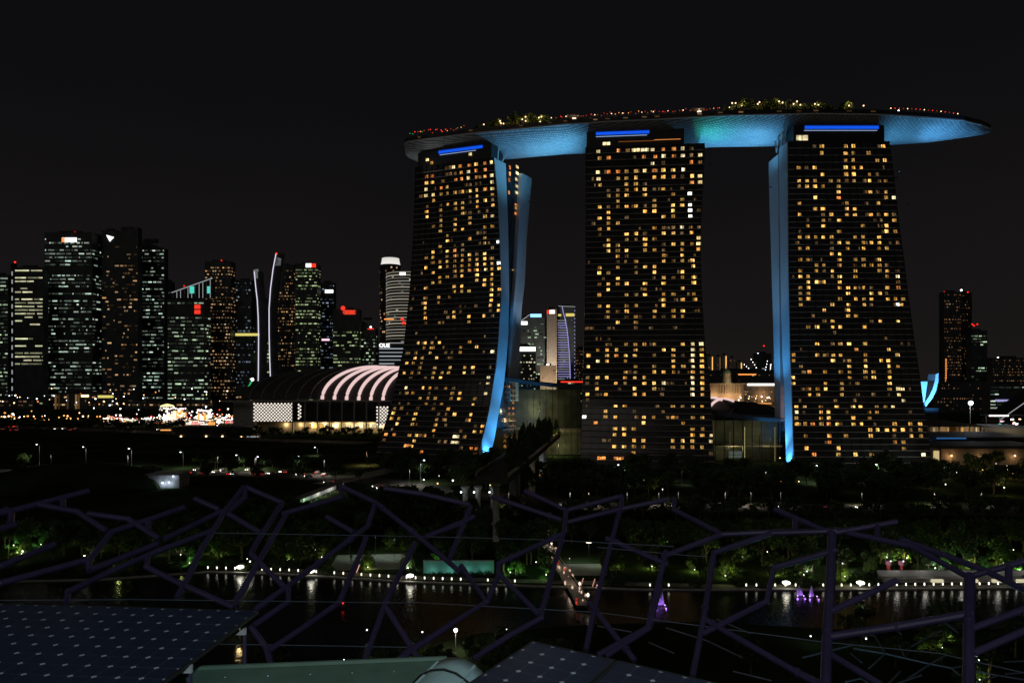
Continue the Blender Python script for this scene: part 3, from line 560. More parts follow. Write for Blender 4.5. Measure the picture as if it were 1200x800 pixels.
KINDS = {'road1': ('round', 7.5, 6.5, 600, .36, .34, 'street_tree'), 'road2': ('round', 8.5, 7, 600, .36, .30, 'street_tree'), 'road3': ('round', 6.5, 5.5, 500, .34, .36, 'street_tree'),
 'belt1': ('round', 13, 14, 1100, .55, .3, 'rain_tree'), 'belt2': ('round', 15, 13, 1200, .55, .28, 'rain_tree'), 'belt3': ('round', 11.5, 15, 1100, .55, .32, 'rain_tree'),
 'gard1': ('round', 12, 9, 1600, .33, .25, 'garden_tree'), 'gard2': ('round', 9, 8, 1500, .30, .22, 'garden_tree'), 'lowt': ('round', 8, 7, 1700, .26, .08, 'garden_tree'), 'lowt2': ('shrub', 6.5, 6, 1400, .26, 0, 'garden_tree'), 'gard3': ('round', 14, 8, 1500, .33, .3, 'garden_tree'), 'palmg': ('palm', 10, 7, 0, 0, 0, 'palm_tree'),
 'shrub': ('shrub', 2.4, 4, 420, .22, 0, 'shrub'), 'cyp': ('cone', 9.5, 3.2, 900, .26, 0, 'cypress_tree'), 'cyp2': ('cone', 7.5, 2.8, 800, .26, 0, 'cypress_tree'),
 'deck1': ('round', 7, 7, 700, .32, .3, 'deck_tree'), 'deckp': ('palm', 8, 6, 0, 0, 0, 'deck_palm'), 'deck2': ('round', 5, 6, 600, .3, .25, 'deck_tree')}

# ---------------------------------------------------------------- on the roof deck
def deckpt(px, back): p = rim(px); return Vector((p.x, p.y+back, 206.0))
gl = 'leafy tree in the planted clump on the roof deck above the left hotel tower'; gl2 = 'leafy tree in the planted clump on the roof deck towards the right hotel tower'
for i in range(20):
    px = rng.uniform(560, 645); plant('deck1' if i % 3 else 'deck2', deckpt(px, rng.uniform(3, 16)), gl, 'trees of the left deck clump', s=rng.uniform(1.1, 1.7))
for i in range(26):
    px = rng.uniform(858, 1005); plant('deck1' if i % 3 else 'deck2', deckpt(px, rng.uniform(3, 16)), gl2, 'trees of the right deck clump', s=rng.uniform(1.1, 1.8))
for px, s in ((582, 1.4), (607, 1.35), (614, 1.2)): plant('deckp', deckpt(px, 6), 'tall palm rising above the leafy trees left on the roof deck', 'palms of the left deck clump', 'palm', s=s)
for px, s in ((866, 1.3), (926, 1.5), (931, 1.2), (954, 1.15)): plant('deckp', deckpt(px, 6), 'tall palm rising above the leafy trees right on the roof deck', 'palms of the right deck clump', 'palm', s=s)
dl0 = {}
def dlamp(px, py, m, label, group, r=.38, light=None):
    q = rim(px); Y = q.y+rng.uniform(1.2, 3); z = EYE-(py-445)/800*Y; x = (px-600)/800*Y; key = (m.name, r)
    if key not in dl0:
        t = thing('deck_lamp', label, 'lamp', (x, Y, z), group); MB().ball((0, 0, 0), r).build('globe', m, t, smooth=True); MB().tube([(0, 0, -r), (0, 0, 206-z)], .06, 5).build('post', M['dark'], t); dl0[key] = t
    else: t = dup(dl0[key], (x, Y, z), 0, label, group)
    if light: lamp('POINT', 'light', (0, -.2, .9), light[0], light[1], t, .4)
A_ = 'round warm-white garden lamp among the left deck trees'; B_ = 'round warm-white garden lamp among the right deck trees'
mdw = emit('deck_warm_lamp', (1, .66, .36), 2.6)
for k, (px, py) in enumerate(((567, 146), (586, 142), (587, 144.5), (590, 145), (612, 140), (616, 137), (616, 142), (631.5, 138), (634.5, 137), (633, 143))): dlamp(px, py, mdw, A_, 'lamps among the left deck trees', .42, (300, (1, .66, .28)) if k != 1 else None)
for k, (px, py) in enumerate(((858, 121), (862, 121), (869, 124), (888, 122), (890, 120), (913, 119), (917, 120.5), (930, 122), (934, 119), (938, 123), (955, 122), (959, 123), (995, 124), (1012, 124))): dlamp(px, py, mdw, B_, 'lamps among the right deck trees', .42, (300, (1, .66, .28)) if k in (1, 3, 6, 8, 10, 12) else None)
for px in range(480, 545, 3):
    m = rng.choice(('red', 'dimred', 'dimred', 'dimred', 'orange', 'green')); py = curve(rim_px, px)-6-rng.uniform(0, 4.5)
    dlamp(px+rng.uniform(-1, 1), py, M[m], {'red': 'bright red', 'dimred': 'dull red', 'orange': 'orange', 'green': 'small green'}[m]+' lamp by the restaurant at the left end of the roof deck', m+' restaurant lamps', .30)
for px in range(652, 846, 4):
    m = rng.choice(('dimred', 'dimred', 'dimred', 'red', 'orange')); py = curve(rim_px, px)-7.5-rng.uniform(0, 3)
    dlamp(px+rng.uniform(-1.3, 1.3), py, M[m], {'red': 'bright red', 'dimred': 'dull red', 'orange': 'orange'}[m]+' lamp along the pool in the middle of the roof deck', m+' pool lamps', .26)
for k in range(17):
    px = 1044+k*4.9; dlamp(px, 127+((px-1040)/92)**2*8, M[rng.choice(('dimred', 'red'))] if k % 4 else M['warm'], 'small lamp in the upper row along the pointed end of the roof deck', 'upper row of lamps at the pointed end', .24)
for k in range(11):
    px = 1046+k*7.4; dlamp(px, 133.5+((px-1040)/92)**2*5, mdw, 'white lamp in the lower row along the pointed end of the roof deck', 'lower row of lamps at the pointed end', .3)
for k in range(38):
    px = 642+k*5.8+rng.uniform(-3, 3); plant('deck2', deckpt(px, rng.uniform(5, 14)), 'small tree in the loose line along the middle of the roof deck', 'small trees along the middle of the roof deck', s=rng.uniform(.5, 1.15))
    if k % 3 == 0: dlamp(px+3, curve(rim_px, px)-9, mdw, 'warm-white lamp between the small trees in the middle of the roof deck', 'warm lamps along the middle of the roof deck', .3, (160, (1, .75, .4)))
dlamp(1053, 130, M['cool'], 'bluish bright lamp where the two lamp rows of the pointed deck end begin', None, .5)
for px, lb in ((673, 'left'), (820, 'right')):
    p = rim(px); y = p.y+2; t = thing('deck_pavilion', f'flat-roofed open pavilion with a lit white box, {lb} one on the pool deck', 'pavilion', (p.x, y, 206))
    MB().box(-4, 4, -1.5, 3, 5.2, 5.6).build('roof', M['concrete'], t)
    for sx_ in (-3.6, 3.6): MB().box(sx_-.12, sx_+.12, -1.2, -.9, 0, 5.2).build('post', M['dark'], t)
    MB().box(-1.1, 1.1, -1.6, -.4, 2.0, 3.7).build('lit_box', emit('lit_box', (1, .70, .5), 1.7), t)
t = thing('deck_hall', 'low dark canopied hall on the roof deck between the two planted clumps', 'hall', deckpt(745, 9))
MB().box(-38, 38, 0, 9, 2.9, 3.3).build('roof', M['dark'], t)
for k in range(9): MB().box(-36+k*9-.15, -36+k*9+.15, .2, .5, 0, 2.9).build('column', M['dark'], t)

# ---------------------------------------------------------------- glass halls between the towers
def glass_pane_mat(name, tint=(.55, .65, .6), fac=.3):
    m, N, L = nodes(name); o = N.new('ShaderNodeOutputMaterial'); x = N.new('ShaderNodeMixShader'); t = N.new('ShaderNodeBsdfTransparent'); g = N.new('ShaderNodeBsdfPrincipled')
    g.inputs['Base Color'].default_value = (.02, .028, .026, 1); g.inputs['Roughness'].default_value = .1; t.inputs[0].default_value = (*tint, 1); x.inputs[0].default_value = fac
    L.new(t.outputs[0], x.inputs[1]); L.new(g.outputs[0], x.inputs[2]); L.new(x.outputs[0], o.inputs[0]); return m
PANE = glass_pane_mat('hall_glass'); M['rearwall'] = mat('hall_rear_wall', (.16, .16, .11), .8, var=.6, scale=.12)
def atrium(label, pxL, pxR, Y, zl, zr, nb, depth=26):
    x0, x1 = (pxL-600)/800*Y, (pxR-600)/800*Y; t = thing('glass_hall', label, 'glass hall', (x0, Y, 0)); w = x1-x0
    rz = lambda u: lerp(zl, zr, u)-1.2*math.sin(math.pi*u)
    b = MB(); n = 12
    b.loft([[(w*i/n, -1.5, rz(i/n)), (w*i/n, depth, rz(i/n)+1.5), (w*i/n, depth, rz(i/n)+3), (w*i/n, -1.5, rz(i/n)+2.2)] for i in range(n+1)]).build('roof', M['roofdark'], t)
    for i in range(nb):
        u0, u1 = i/nb, (i+1)/nb; MB().face([(w*u0+.1, 0, 0), (w*u1-.1, 0, 0), (w*u1-.1, 0, rz(u1)-.2), (w*u0+.1, 0, rz(u0)-.2)]).build('glass_pane', PANE, t)
    for i in range(nb+1):
        u = i/nb; MB().box(w*u-.16, w*u+.16, -.25, .5, 0, rz(u)-.1).build('mullion', M['dark'], t)
    for k in range(1, 9):
        z = k*min(zl, zr)/9; MB().box(.2, w-.2, -.12, -.04, z-.1, z+.1).build('transom', M['dark'], t)
    MB().box(0, w, depth, depth+.4, 0, min(zl, zr)).build('rear_wall', M['rearwall'], t)
    return t, w
h1, w1 = atrium('tall glass hall with a sloping dark roof between the left and middle hotel towers', 574, 684, 441, 51.5, 43.6, 15, 18)
for k in range(12):                              # the lit storeys seen through its left end
    z = 6+k*3.5; fl = MB().box(8.5, 17, 3, 12, z-.2, z).build('inner_floor', M['beige'], h1)
    for q in range(3): MB().box(9+q*2.7, 10.4+q*2.7, 2.8, 2.9, z+.5, z+1.7).build('room_light', WM['r'], fl, uv=True)
MB().box(8, 22, 2.2, 12, 17.2, 18.4).build('lit_band', M['beige'], h1); MB().box(w1*.55, w1-1, 10, 17, 15.6, 17.8).build('lit_band', M['beige'], h1)
lamp('POINT', 'hall_light', (13, 1.5, 24), 2600, (1, .62, .3), h1, 1.5); lamp('POINT', 'hall_light', (w1*.72, 5, 7), 5200, (1, .8, .45), h1, 1.5); lamp('POINT', 'hall_light', (w1*.5, 8, 30), 5200, (1, .85, .5), h1, 1.5)
lamp('POINT', 'hall_light', (13, 1.5, 10), 2600, (1, .5, .2), h1, 1.)
h2, w2 = atrium('lower glass hall with lit columns between the middle and right hotel towers', 838, 925, 405, 29.5, 25.0, 8, 18)
for u, s in ((.22, .9), (.42, 1.), (.62, .8), (.83, 1.)):
    MB().box(w2*u-.14, w2*u+.14, 2.6, 2.9, 1.5, 22*s).build('lit_column', WM['d'] if s < 1 else WM['w'], h2, uv=True)
MB().box(1, w2-1, 8, 17, 9.6, 10.2).build('inner_floor', M['beige'], h2); MB().box(w2*.24, w2*.42, 7.5, 7.7, 3, 7).build('shop_front', emit('shop_light', (.8, .85, .8), .2), h2)
lamp('POINT', 'hall_light', (w2*.3, 5, 9), 2600, (1, .8, .45), h2, 1.2); lamp('POINT', 'hall_light', (w2*.75, 5, 14), 2600, (1, .82, .5), h2, 1.2); lamp('POINT', 'hall_light', (w2*.95, 4, 6), 900, (1, .6, .3), h2, 1.)

# ---------------------------------------------------------------- the exhibition hall with its ribbed vault, left of the towers
ex = thing('exhibition_hall', 'exhibition hall with a dark vaulted roof of lit rosy ribs beside the left hotel tower', 'exhibition hall')
def foot(i): return W(378+14.2*i, 468.3+.35*i, 640)
def ridge(i): return W(curve([(-9, 318), (-5, 372), (0, 443), (5, 492), (9, 540)], i), curve([(-9, 441), (-6, 435.5), (-3, 431.5), (0, 430.2), (6, 432.2), (9, 436)], i), 760)
def ribcurve(i, n=18, lift=0.):
    f, g = foot(i), ridge(i); out = []
    for k in range(n+1):
        a = k/n*math.pi/2; out.append(Vector((lerp(f.x, g.x, 1-math.cos(a)), lerp(f.y, g.y, 1-math.cos(a)), lerp(f.z, g.z, math.sin(a))+lift)))
    g2 = 2*g-f
    for k in range(1, n//2+1):
        a = k/(n/2)*math.pi/2; out.append(Vector((lerp(g.x, g2.x, math.sin(a)), lerp(g.y, g2.y, math.sin(a)), lerp(g.z, f.z, 1-math.cos(a))+lift)))
    return out
MB().loft([ribcurve(i/2) for i in range(-13, 19)], cap=False, close=False).build('vault_roof', M['roofdark'], ex, smooth=True)
b = MB(); e0 = ribcurve(-6.5); lx = W(270, 467, 640); tip = [Vector((lerp(p.x, lx.x, .75), lerp(p.y, lx.y, .3), lerp(p.z, lx.z, .85))) for p in e0]
b.loft([tip, [p.lerp(q, .5)+Vector((0, 0, 2.5)) for p, q in zip(e0, tip)], e0], cap=False, close=False).build('roof_end', M['roofdark'], ex, smooth=True)
for i in range(0, 6):
    MB().tube([p+Vector((0, -1.0, .6)) for p in ribcurve(i)[:int(19)]], 1.65, 6).build('lit_rib', M['rib'], ex)
for i in range(-6, 0): MB().tube([p+Vector((0, -.4, .2)) for p in ribcurve(i)[:19]], .5, 6).build('rib', M['concrete'], ex)
xl, xr = W(272, 470, 640).x, W(480, 470, 640).x
MB().box(xl-8, xr, 634, 638, 29.6, 31).build('eave', M['concrete'], ex)
MB().box(xl, W(298, 0, 642).x, 642, 700, 0, 29.5).build('end_block', M['concrete'], ex)
MB().box(W(298, 0, 644).x, xr, 646, 700, 10, 29.5).build('glass_front', M['glassdark'], ex)
for k in range(11):
    x = W(343+k*14.4, 0, 641).x; MB().box(x-.5, x+.5, 640.6, 642, 0, 29.5).build('column', M['concrete'], ex)
MB().box(W(298, 0, 644).x, xr, 648, 650, 0, 9.9).build('lobby_wall', M['beige'], ex)
MB().box(W(298, 0, 644).x, xr, 641, 649, 10.4, 11.2).build('canopy', M['concrete'], ex)
def lattice(p0, p1, q0, q1, step=4.0):
    b = MB(); j = 0; y = q0+1
    while y < q1:
        x = p0+1+(step/2 if j % 2 else 0)
        while x < p1-.6:
            c = W(x, y, 641.5); r = 1.05; b.face([(c.x-r, c.y, c.z), (c.x, c.y, c.z-r), (c.x+r, c.y, c.z), (c.x, c.y, c.z+r)]); x += step
        y += step/2; j += 1
    return b
def screen(p0, p1, q0, q1):
    a, c = W(p0, q1, 642), W(p1, q0, 642); sc = MB().box(a.x, c.x, 642, 642.6, a.z, c.z).build('lamp_screen', M['dark'], ex); lattice(p0, p1, q0, q1).build('lamp_lattice', M['lattice'], sc)
screen(297, 343, 472, 494); screen(349, 353, 473, 492); screen(441, 456, 476, 498)
for k, px in enumerate((335, 352, 366, 380, 394, 408, 422, 436, 450)):
    p = W(px, 500, 646.5); lamp('POINT', 'lobby_light', (p.x, 646.0, 7.5), 2300 if k > 1 else 900, (1, .72, .36), ex, .6)
for k in range(12):
    px = 362+k*7.6; p = W(px, 500, 647.6); MB().box(p.x-2.2, p.x+2.2, 647.6, 647.8, 4.5, 8.2).build('lobby_window', WM['w'] if k > 2 else WM['a'], ex, uv=True)
# the vaulted theatre behind, between middle and right towers
th = thing('theatre', 'dark vaulted theatre roof with two lit rosy arches between the middle and right hotel towers', 'theatre')
def arc(px0, px1, Y, py0, ptop, n=16):
    a, c = W(px0, py0, Y), W(px1, py0, Y); h = W(0, ptop, Y).z-a.z; return [Vector((lerp(a.x, c.x, k/n), Y+20*math.sin(math.pi*k/n), a.z+h*math.sin(math.pi*k/n)**.8)) for k in range(n+1)]
arcs = [arc(812+14*i, 872+14*i, 560+6*i, 489, 467+1.6*i) for i in range(5)]
MB().loft(arcs, cap=False, close=False).build('vault_roof', M['roofdark'], th, smooth=True)
for i, a in enumerate(arcs[:2]): MB().tube([p+Vector((0, -1, .5)) for p in a[:12]], 1.1, 6).build('lit_rib', M['rib'], th)
MB().tube([p+Vector((0, -1, .5)) for p in arcs[3]], .35, 6).build('rib', M['concrete'], th); MB().box(W(806, 0, 560).x, W(935, 0, 560).x, 566, 600, 0, 19).build('wall', M['dark'], th)
# ---------------------------------------------------------------- the business district across the bay: every block a thing with its lit windows
def clamp100(root, items, wm, name='window'):
    items.sort(key=lambda q: -q[0]); b = MB()
    for k, (a, f) in enumerate(items):
        if k < 100: MB().face(f).build(name, wm, root, uv=True)
        else: b.face(f)
    if b.f: tag(b.build(name, wm, root, uv=True), kind='stuff')
def block(label, pxL, pxR, pyT, Y, wm, dens=.4, pitch=4.2, dep=40, run=(1, 5), bay=2.2, side=.3, gaps=(), wall='cbdwall', wins=True, top=None, hfrac=.38, name='office_tower', cat='office tower', pyB=None, fade=.12):
    """front and one flank of a tower, its storeys, and the runs of lit rooms on them"""
    if side <= 0: dep = min(dep, 14)
    if (pxL+pxR)/2 < 600: xl, xr = (pxL-600)/800*Y, min((pxR-600)/800*(Y+dep), (pxR-600)/800*Y+0) if side <= 0 else (pxR-600)/800*(Y+dep)
    else: xr, xl = (pxR-600)/800*Y, (pxL-600)/800*(Y+dep) if side > 0 else (pxL-600)/800*Y
    if (pxL+pxR)/2 < 600 and side <= 0: xr = (pxR-600)/800*Y
    if xr-xl < 6: xr = xl+6
    zt = EYE-(pyT-445)/800*Y; t = thing(name, label, cat, ((xl+xr)/2, Y, 0)); hw = (xr-xl)/2
    tt = top or (0, 0)
    MB().hexa([(-hw, 0, 0), (hw, 0, 0), (hw, dep, 0), (-hw, dep, 0)], [(-hw, 0, zt+tt[0]), (hw, 0, zt+tt[1]), (hw, dep, zt+tt[1]), (-hw, dep, zt+tt[0])]).build('wall', M[wall], t)
    ph = pitch/800*Y; bw = bay*.62/800*Y; items = []; rg = random.Random(label)
    if wins:
        nr = int((zt-4)/ph)
        for r_ in range(nr):
            z = zt-ph*(r_+1.15)+min(tt)*.8; py = 445-(z-EYE)/Y*800
            if any(a <= py <= c for a, c in gaps) or z < 3: continue
            d = dens*rg.choice((.25, .6, 1, 1.25, 1.6))*(1-fade*r_/max(nr, 1))
            for (face, ln) in ((0, 2*hw), (1, dep)):
                if face and side <= 0: continue
                x = .6*bw; dd = d if not face else d*side*2
                while x < ln-bw:
                    n = rg.randint(*run); w = min(n*bw, ln-bw*.6-x)
                    if rg.random() < dd and w > bw*.5:
                        zz = ph*hfrac
                        if not face: q = [(-hw+x, -.12, z), (-hw+x+w*.94, -.12, z), (-hw+x+w*.94, -.12, z+zz), (-hw+x, -.12, z+zz)]
                        else:
                            sx_ = hw+.12 if (pxL+pxR)/2 < 600 else -hw-.12; q = [(sx_, x, z), (sx_, x+w*.94, z), (sx_, x+w*.94, z+zz), (sx_, x, z+zz)]
                        items.append((w*(1 if not face else .3), q))
                    x += w+bw*rg.choice((0, 0, 1, 1, 2))
        clamp100(t, items, WM[wm])
    MB().box(-hw*.55, hw*.4, dep*.3, dep*.7, zt+min(tt)*.0, zt+max(ph*.6, 3)+max(tt)*.5).build('roof_plant', M['dark'], t)
    return t, hw, zt
def on(t, px, py, Y): return Vector(((px-600)/800*Y-t.location.x, -.4, EYE-(py-445)/800*Y))
def sign(t, p0, p1, q0, q1, Y, m, name='sign', sub=None):
    a, c = on(t, p0, q1, Y), on(t, p1, q0, Y); o = MB().box(a.x, c.x, -.9, -.3, a.z, c.z).build(name, M[m], t); return o
def beacon(t, px, py, Y, m='beam', r=1.3): p = on(t, px, py, Y); b = MB().ball((p.x, 6, p.z), r).build('beacon', M[m], t); return b
YC = 1320
def blk(*a, **k): return block(*a, **k)
blk('sliver of a greenish-lit tower at the left edge of the skyline', -14, 10, 322, 1360, 'green', .7, 4.4, side=0)
t, hw, zt = blk('brightly lit yellowish office tower with a thin lit mast beside it, near the left edge', 17, 51, 313, 1300, 'yellow', .85, 4.2, 30, (4, 14), 2.0, 0, gaps=((321, 324), (384, 396), (428, 470)))
mb = on(t, 12.5, 308, 1300); MB().box(mb.x-3.2, mb.x+3.2, 4, 12, 0, mb.z).build('mast', M['dark'], t)
for k in range(16): z = 14+k*(mb.z-22)/16; MB().box(mb.x-1.1, mb.x+1.1, 3.6, 3.9, z, z+8).build('mast_light', M['ice'], t)
beacon(t, 15, 306.5, 1300, 'red', 1.7)
t, hw, zt = blk('wide dark office tower with a bright white sign at its top left', 52, 119, 272, 1330, 'white', .8, 4.25, 30, (1, 6), 2.0, .35, gaps=((272, 281), (311, 322), (346, 352)))
sign(t, 73, 90, 278.6, 283.6, 1330, 'signw'); sign(t, 72.2, 76, 278.6, 283.6, 1329, 'signo'); beacon(t, 85.5, 271.5, 1330); beacon(t, 59.5, 280, 1330, 'cool', 1.6)
t, hw, zt = blk('dark office tower carrying a bright triangular emblem at its top', 119, 137, 270, 1350, 'warm', .22, 4.4, 30, (1, 4), 2., 0, gaps=((270, 300),))
p = on(t, 129, 279, 1350); MB().hexa([(p.x-7, -1, p.z+6), (p.x-7, -.4, p.z+6), (p.x, -.4, p.z-7), (p.x, -1, p.z-7)], [(p.x+8, -1, p.z+1.5), (p.x+8, -.4, p.z+1.5), (p.x+2, -.4, p.z-4), (p.x+2, -1, p.z-4)]).build('emblem', M['signw'], t)
blk('tall dark tower with a raised peak and few orange-lit rooms', 134, 162, 269, 1300, 'warm', .36, 4.4, 26, (1, 4), 2., 0, gaps=((269, 289),), top=(-6, 4))
blk('tall tower with a roof sloping down to the right and cold white rooms', 159, 193, 284, 1345, 'white', .8, 4.1, 26, (1, 5), 2., 0, top=(8, -12), gaps=((270, 292),))
blk('low dim block just right of the sloping-roofed tower', 193, 201, 330, 1420, 'blue', .4, 4.4, side=0)
t, hw, zt = blk('office block with a sloping glazed crown and a red emblem on its front', 196, 247, 351, 1280, 'green', .85, 4.3, 26, (1, 6), 2., .3, gaps=((358, 372),))
a, c = on(t, 200, 350, 1280), on(t, 248, 350, 1280); h = on(t, 0, 326, 1280).z; l_ = on(t, 0, 343, 1280).z
MB().hexa([(a.x, 4, a.z+1), (c.x, 4, c.z+1), (c.x, 16, c.z+1), (a.x, 16, a.z+1)], [(a.x, 4, l_), (c.x, 4, h), (c.x, 16, h), (a.x, 16, l_)]).build('crown', M['glassdark'], t)
MB().tube([(a.x, 3.4, l_+.6), (c.x, 3.4, h+.6)], .9, 5).build('crown_edge_light', M['ice'], t)
for k in range(11):
    x = lerp(a.x, c.x, (k+.4)/11); z1 = lerp(l_, h, (k+.4)/11); MB().box(x-.5, x+.5, 3.4, 3.8, a.z+2, z1-1).build('crown_fin', M['ice'] if k % 3 else M['steel'], t)
for px_, w_ in ((224, 2.6), (243.5, 1.6)):
    p = on(t, px_, 339, 1280); MB().box(p.x-w_*1.6, p.x+w_*1.6, 2.6, 3.2, p.z-7, p.z+6).build('sign', M['signt'], t)
for dz in (359.5, 365.5): p = on(t, 231.5, dz, 1280); MB().box(p.x-5.5, p.x+5.5, -.9, -.3, p.z-3.6, p.z+3.6).build('emblem', M['signr'], t)
beacon(t, 214, 334.5, 1280, 'beam', 1.3)
t, hw, zt = blk('slim dark tower of orange-lit flats with a red lamp on the roof', 240, 276, 306, 1340, 'warm', .80, 3.9, 24, (1, 2), 1.7, .4, gaps=((306, 314),), name='flat_tower', cat='flats'); beacon(t, 258, 304.5, 1340, 'beam', 1.3)
t, hw, zt = blk('dim tower with one yellow-lit storey left of the two thin sails', 276, 300, 328, 1360, 'blue', .40, 4., 24, (1, 2), 1.7, .2, name='flat_tower', cat='flats'); sign(t, 276, 300, 390.5, 393.5, 1360, 'signy', 'lit_storey')
t, hw, zt = blk('dim green-lit block behind the gap between the two thin sails', 303, 318, 352, 1400, 'lime', .5, 4.2, side=0, gaps=((352, 400),)); sign(t, 298, 308, 390.5, 393.5, 1400, 'signy', 'lit_storey')
t, hw, zt = blk('tall tower of reddish-lit flats behind the taller thin sail', 318, 349, 310, 1345, 'warm', .55, 3.7, 24, (1, 2), 1.5, .4, name='flat_tower', cat='flats')
t, hw, zt = blk('tall tower of green-yellow offices with a white and red sign on top', 346, 376, 309, 1320, 'lime', .8, 3.7, 24, (1, 4), 1.6, .4, gaps=((309, 316), (361, 364), (374, 377)))
sign(t, 358.5, 365, 308.8, 313.2, 1320, 'signw'); sign(t, 364.5, 370, 308.8, 313.2, 1319, 'signr')
t, hw, zt = blk('grey-blue tower with a white sign behind the green-yellow offices', 375, 392, 331, 1390, 'blue', .6, 4., 20, (1, 3), 1.7, 0); sign(t, 381, 390.5, 339.6, 343.2, 1390, 'signw'); sign(t, 377, 386, 397, 399, 1389, 'pink', 'shop_sign')
t, hw, zt = blk('dark stepped block with two glowing red signs on its roof', 390, 424, 362, 1330, 'lime', .75, 3.9, 24, (1, 5), 1.8, .3, gaps=((362, 388),))
p = on(t, 402, 361, 1330); MB().ball((p.x, -.6, p.z), 4.4, 12, 1.).build('emblem', M['signr'], t)
text_mesh('OCBC', 9.2, t, M['signr'], on(t, 409.5, 366, 1330)); MB().box(on(t, 403.5, 0, 1330).x, on(t, 416, 0, 1330).x, -.2, .2, on(t, 0, 368.5, 1330).z, on(t, 0, 363.2, 1330).z).build('sign_board', M['dimred'], t)
t, hw, zt = blk('lower block with a small red and white roof lamp left of the round tower', 420, 443, 374, 1350, 'green', .75, 3.9, 24, (1, 3), 1.7, .2, gaps=((374, 392),), top=(0, -18))
p = on(t, 434.5, 384.5, 1350); MB().box(p.x-6, p.x+6, -1, -.2, p.z-2.4, p.z-.6).build('roof_sign', M['signr'], t); MB().ball((p.x, -.6, p.z+2.2), 1.7).build('roof_lamp', M['white'], t)
def sail(label, pts, Y, fin):
    t = thing('sail_tower_edge', label, 'lit sail'); pp = [W(a, b, Y) for a, b in pts]
    MB().tube(pp, .85, 6).build('lit_edge', M['lav'] if 0 else emit('sail_light', (.85, .82, 1.), .95), t)
    q = [W(a, b, Y) for a, b in fin]; MB().hexa([(p.x, p.y+1.5, p.z) for p in q][::1], [(p.x, p.y+6, p.z) for p in q]).build('fin', emit('fin_light', (.55, .62, .62), .22), t)
    MB().loft([[(p.x+.8, p.y+1.5, p.z), (p.x+14, p.y+1.5, p.z), (p.x+14, p.y+8, p.z), (p.x+.8, p.y+8, p.z)] for p in pp]).build('slab', M['dark'], t)
    return t
sail('shorter thin sail-like lit edge with a pale fin, left of the taller sail', [(298, 318), (299.5, 335), (301.5, 352), (302.6, 372), (303, 395), (302.8, 430), (302.4, 462)], 1310, [(296.5, 316), (301.5, 315), (302, 326), (297.5, 326)])
s2 = sail('tall curving thin sail-like lit edge with a pale fin and red lamp at its top', [(323.5, 297), (320, 315), (317, 338), (315.3, 362), (315.4, 392), (316, 420), (317, 446)], 1300, [(323.5, 301), (329.5, 303), (328.5, 311), (322, 311)])
p = W(324, 297, 1300); MB().ball((p.x, p.y, p.z), 1.7).build('beacon', M['red'], s2)
# round towers
def round_tower(label, pxL, pxR, pyT, Y, wm, pitch, dens, ring=None, n=36):
    xl, xr = (pxL-600)/800*Y, (pxR-600)/800*Y; r = (xr-xl)/2; zt = EYE-(pyT-445)/800*Y; t = thing('round_tower', label, 'office tower', ((xl+xr)/2, Y+r, 0))
    MB().lathe([(r, 0), (r, zt)], n).build('wall', M['dark'], t); ph = pitch/800*Y; items = []; k = 0; rg = random.Random(label)
    while zt-ph*(k+1.2) > 6:
        z = zt-ph*(k+1.2)
        if ring: 
            b = MB(); b.loft([[(a*math.cos(2*math.pi*j/n), a*math.sin(2*math.pi*j/n), zz) for j in range(n)] for a, zz in ((r+.3, z+ph*.62), (r+1.1, z+ph*.62), (r+1.1, z+ph*.95), (r+.3, z+ph*.95))], cap=False)
            b.build('floor_band', ring[k % len(ring)], t)
        for j in range(n//2, n):
            if rg.random() < dens:
                q = [(rr*math.cos(2*math.pi*(j+f)/n), rr*math.sin(2*math.pi*(j+f)/n), z+zz) for rr, f, zz in ((r+.15, .05, 0), (r+.15, .9, 0), (r+.15, .9, ph*.5), (r+.15, .05, ph*.5))]; items.append((rg.random(), q))
        k += 1
    clamp100(t, items, WM[wm]); return t, r, zt
t, r, zt = round_tower('tall slim dark round tower with a glowing white crown beside the left hotel tower', 443, 468, 309, 1330, 'warm', 4.2, .16)
for k in range(4): MB().lathe([(r*.80, zt+.2+k*3.9), (r*(.92-.035*k), zt+.2+k*3.9), (r*(.92-.035*k), zt+1.8+k*3.9), (r*.74, zt+1.8+k*3.9)], 30).build('crown_ring', emit('crown_glow', (1, .96, .9), .9-.06*k), t)
bands = [emit('band_glow', c, s) for c, s in (((.95, .86, .66), .20), ((1, .92, .76), .34), ((.9, .82, .62), .13), ((.95, .9, .78), .26))]
t, r, zt = round_tower('curved tower banded with pale lit storeys directly left of the hotel', 449, 497, 317, 1290, 'white', 3.55, .07, bands, 48)
for px_, py_, w_, m_n in ((472, 321, 3.6, 'signw'), (482.5, 326, 2.4, 'signw')): p = on(t, px_, py_, 1290); MB().box(p.x-w_*1.5, p.x+w_*1.5, -r-2.6 if px_ < 480 else -r*.75, -r-1.6 if px_ < 480 else -r*.7, p.z-2.5, p.z+2.8).build('sign', M[m_n], t)
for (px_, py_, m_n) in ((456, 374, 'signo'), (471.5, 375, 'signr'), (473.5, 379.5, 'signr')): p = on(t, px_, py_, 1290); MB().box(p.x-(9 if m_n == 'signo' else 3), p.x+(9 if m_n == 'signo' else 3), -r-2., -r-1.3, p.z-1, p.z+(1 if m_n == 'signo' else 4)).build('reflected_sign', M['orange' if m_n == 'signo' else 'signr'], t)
t, hw, zt = blk('low white-banded podium block with white letters in front of the curved tower', 443, 480, 401, 1240, 'white', .0, 4.4, 30, side=0, wins=False)
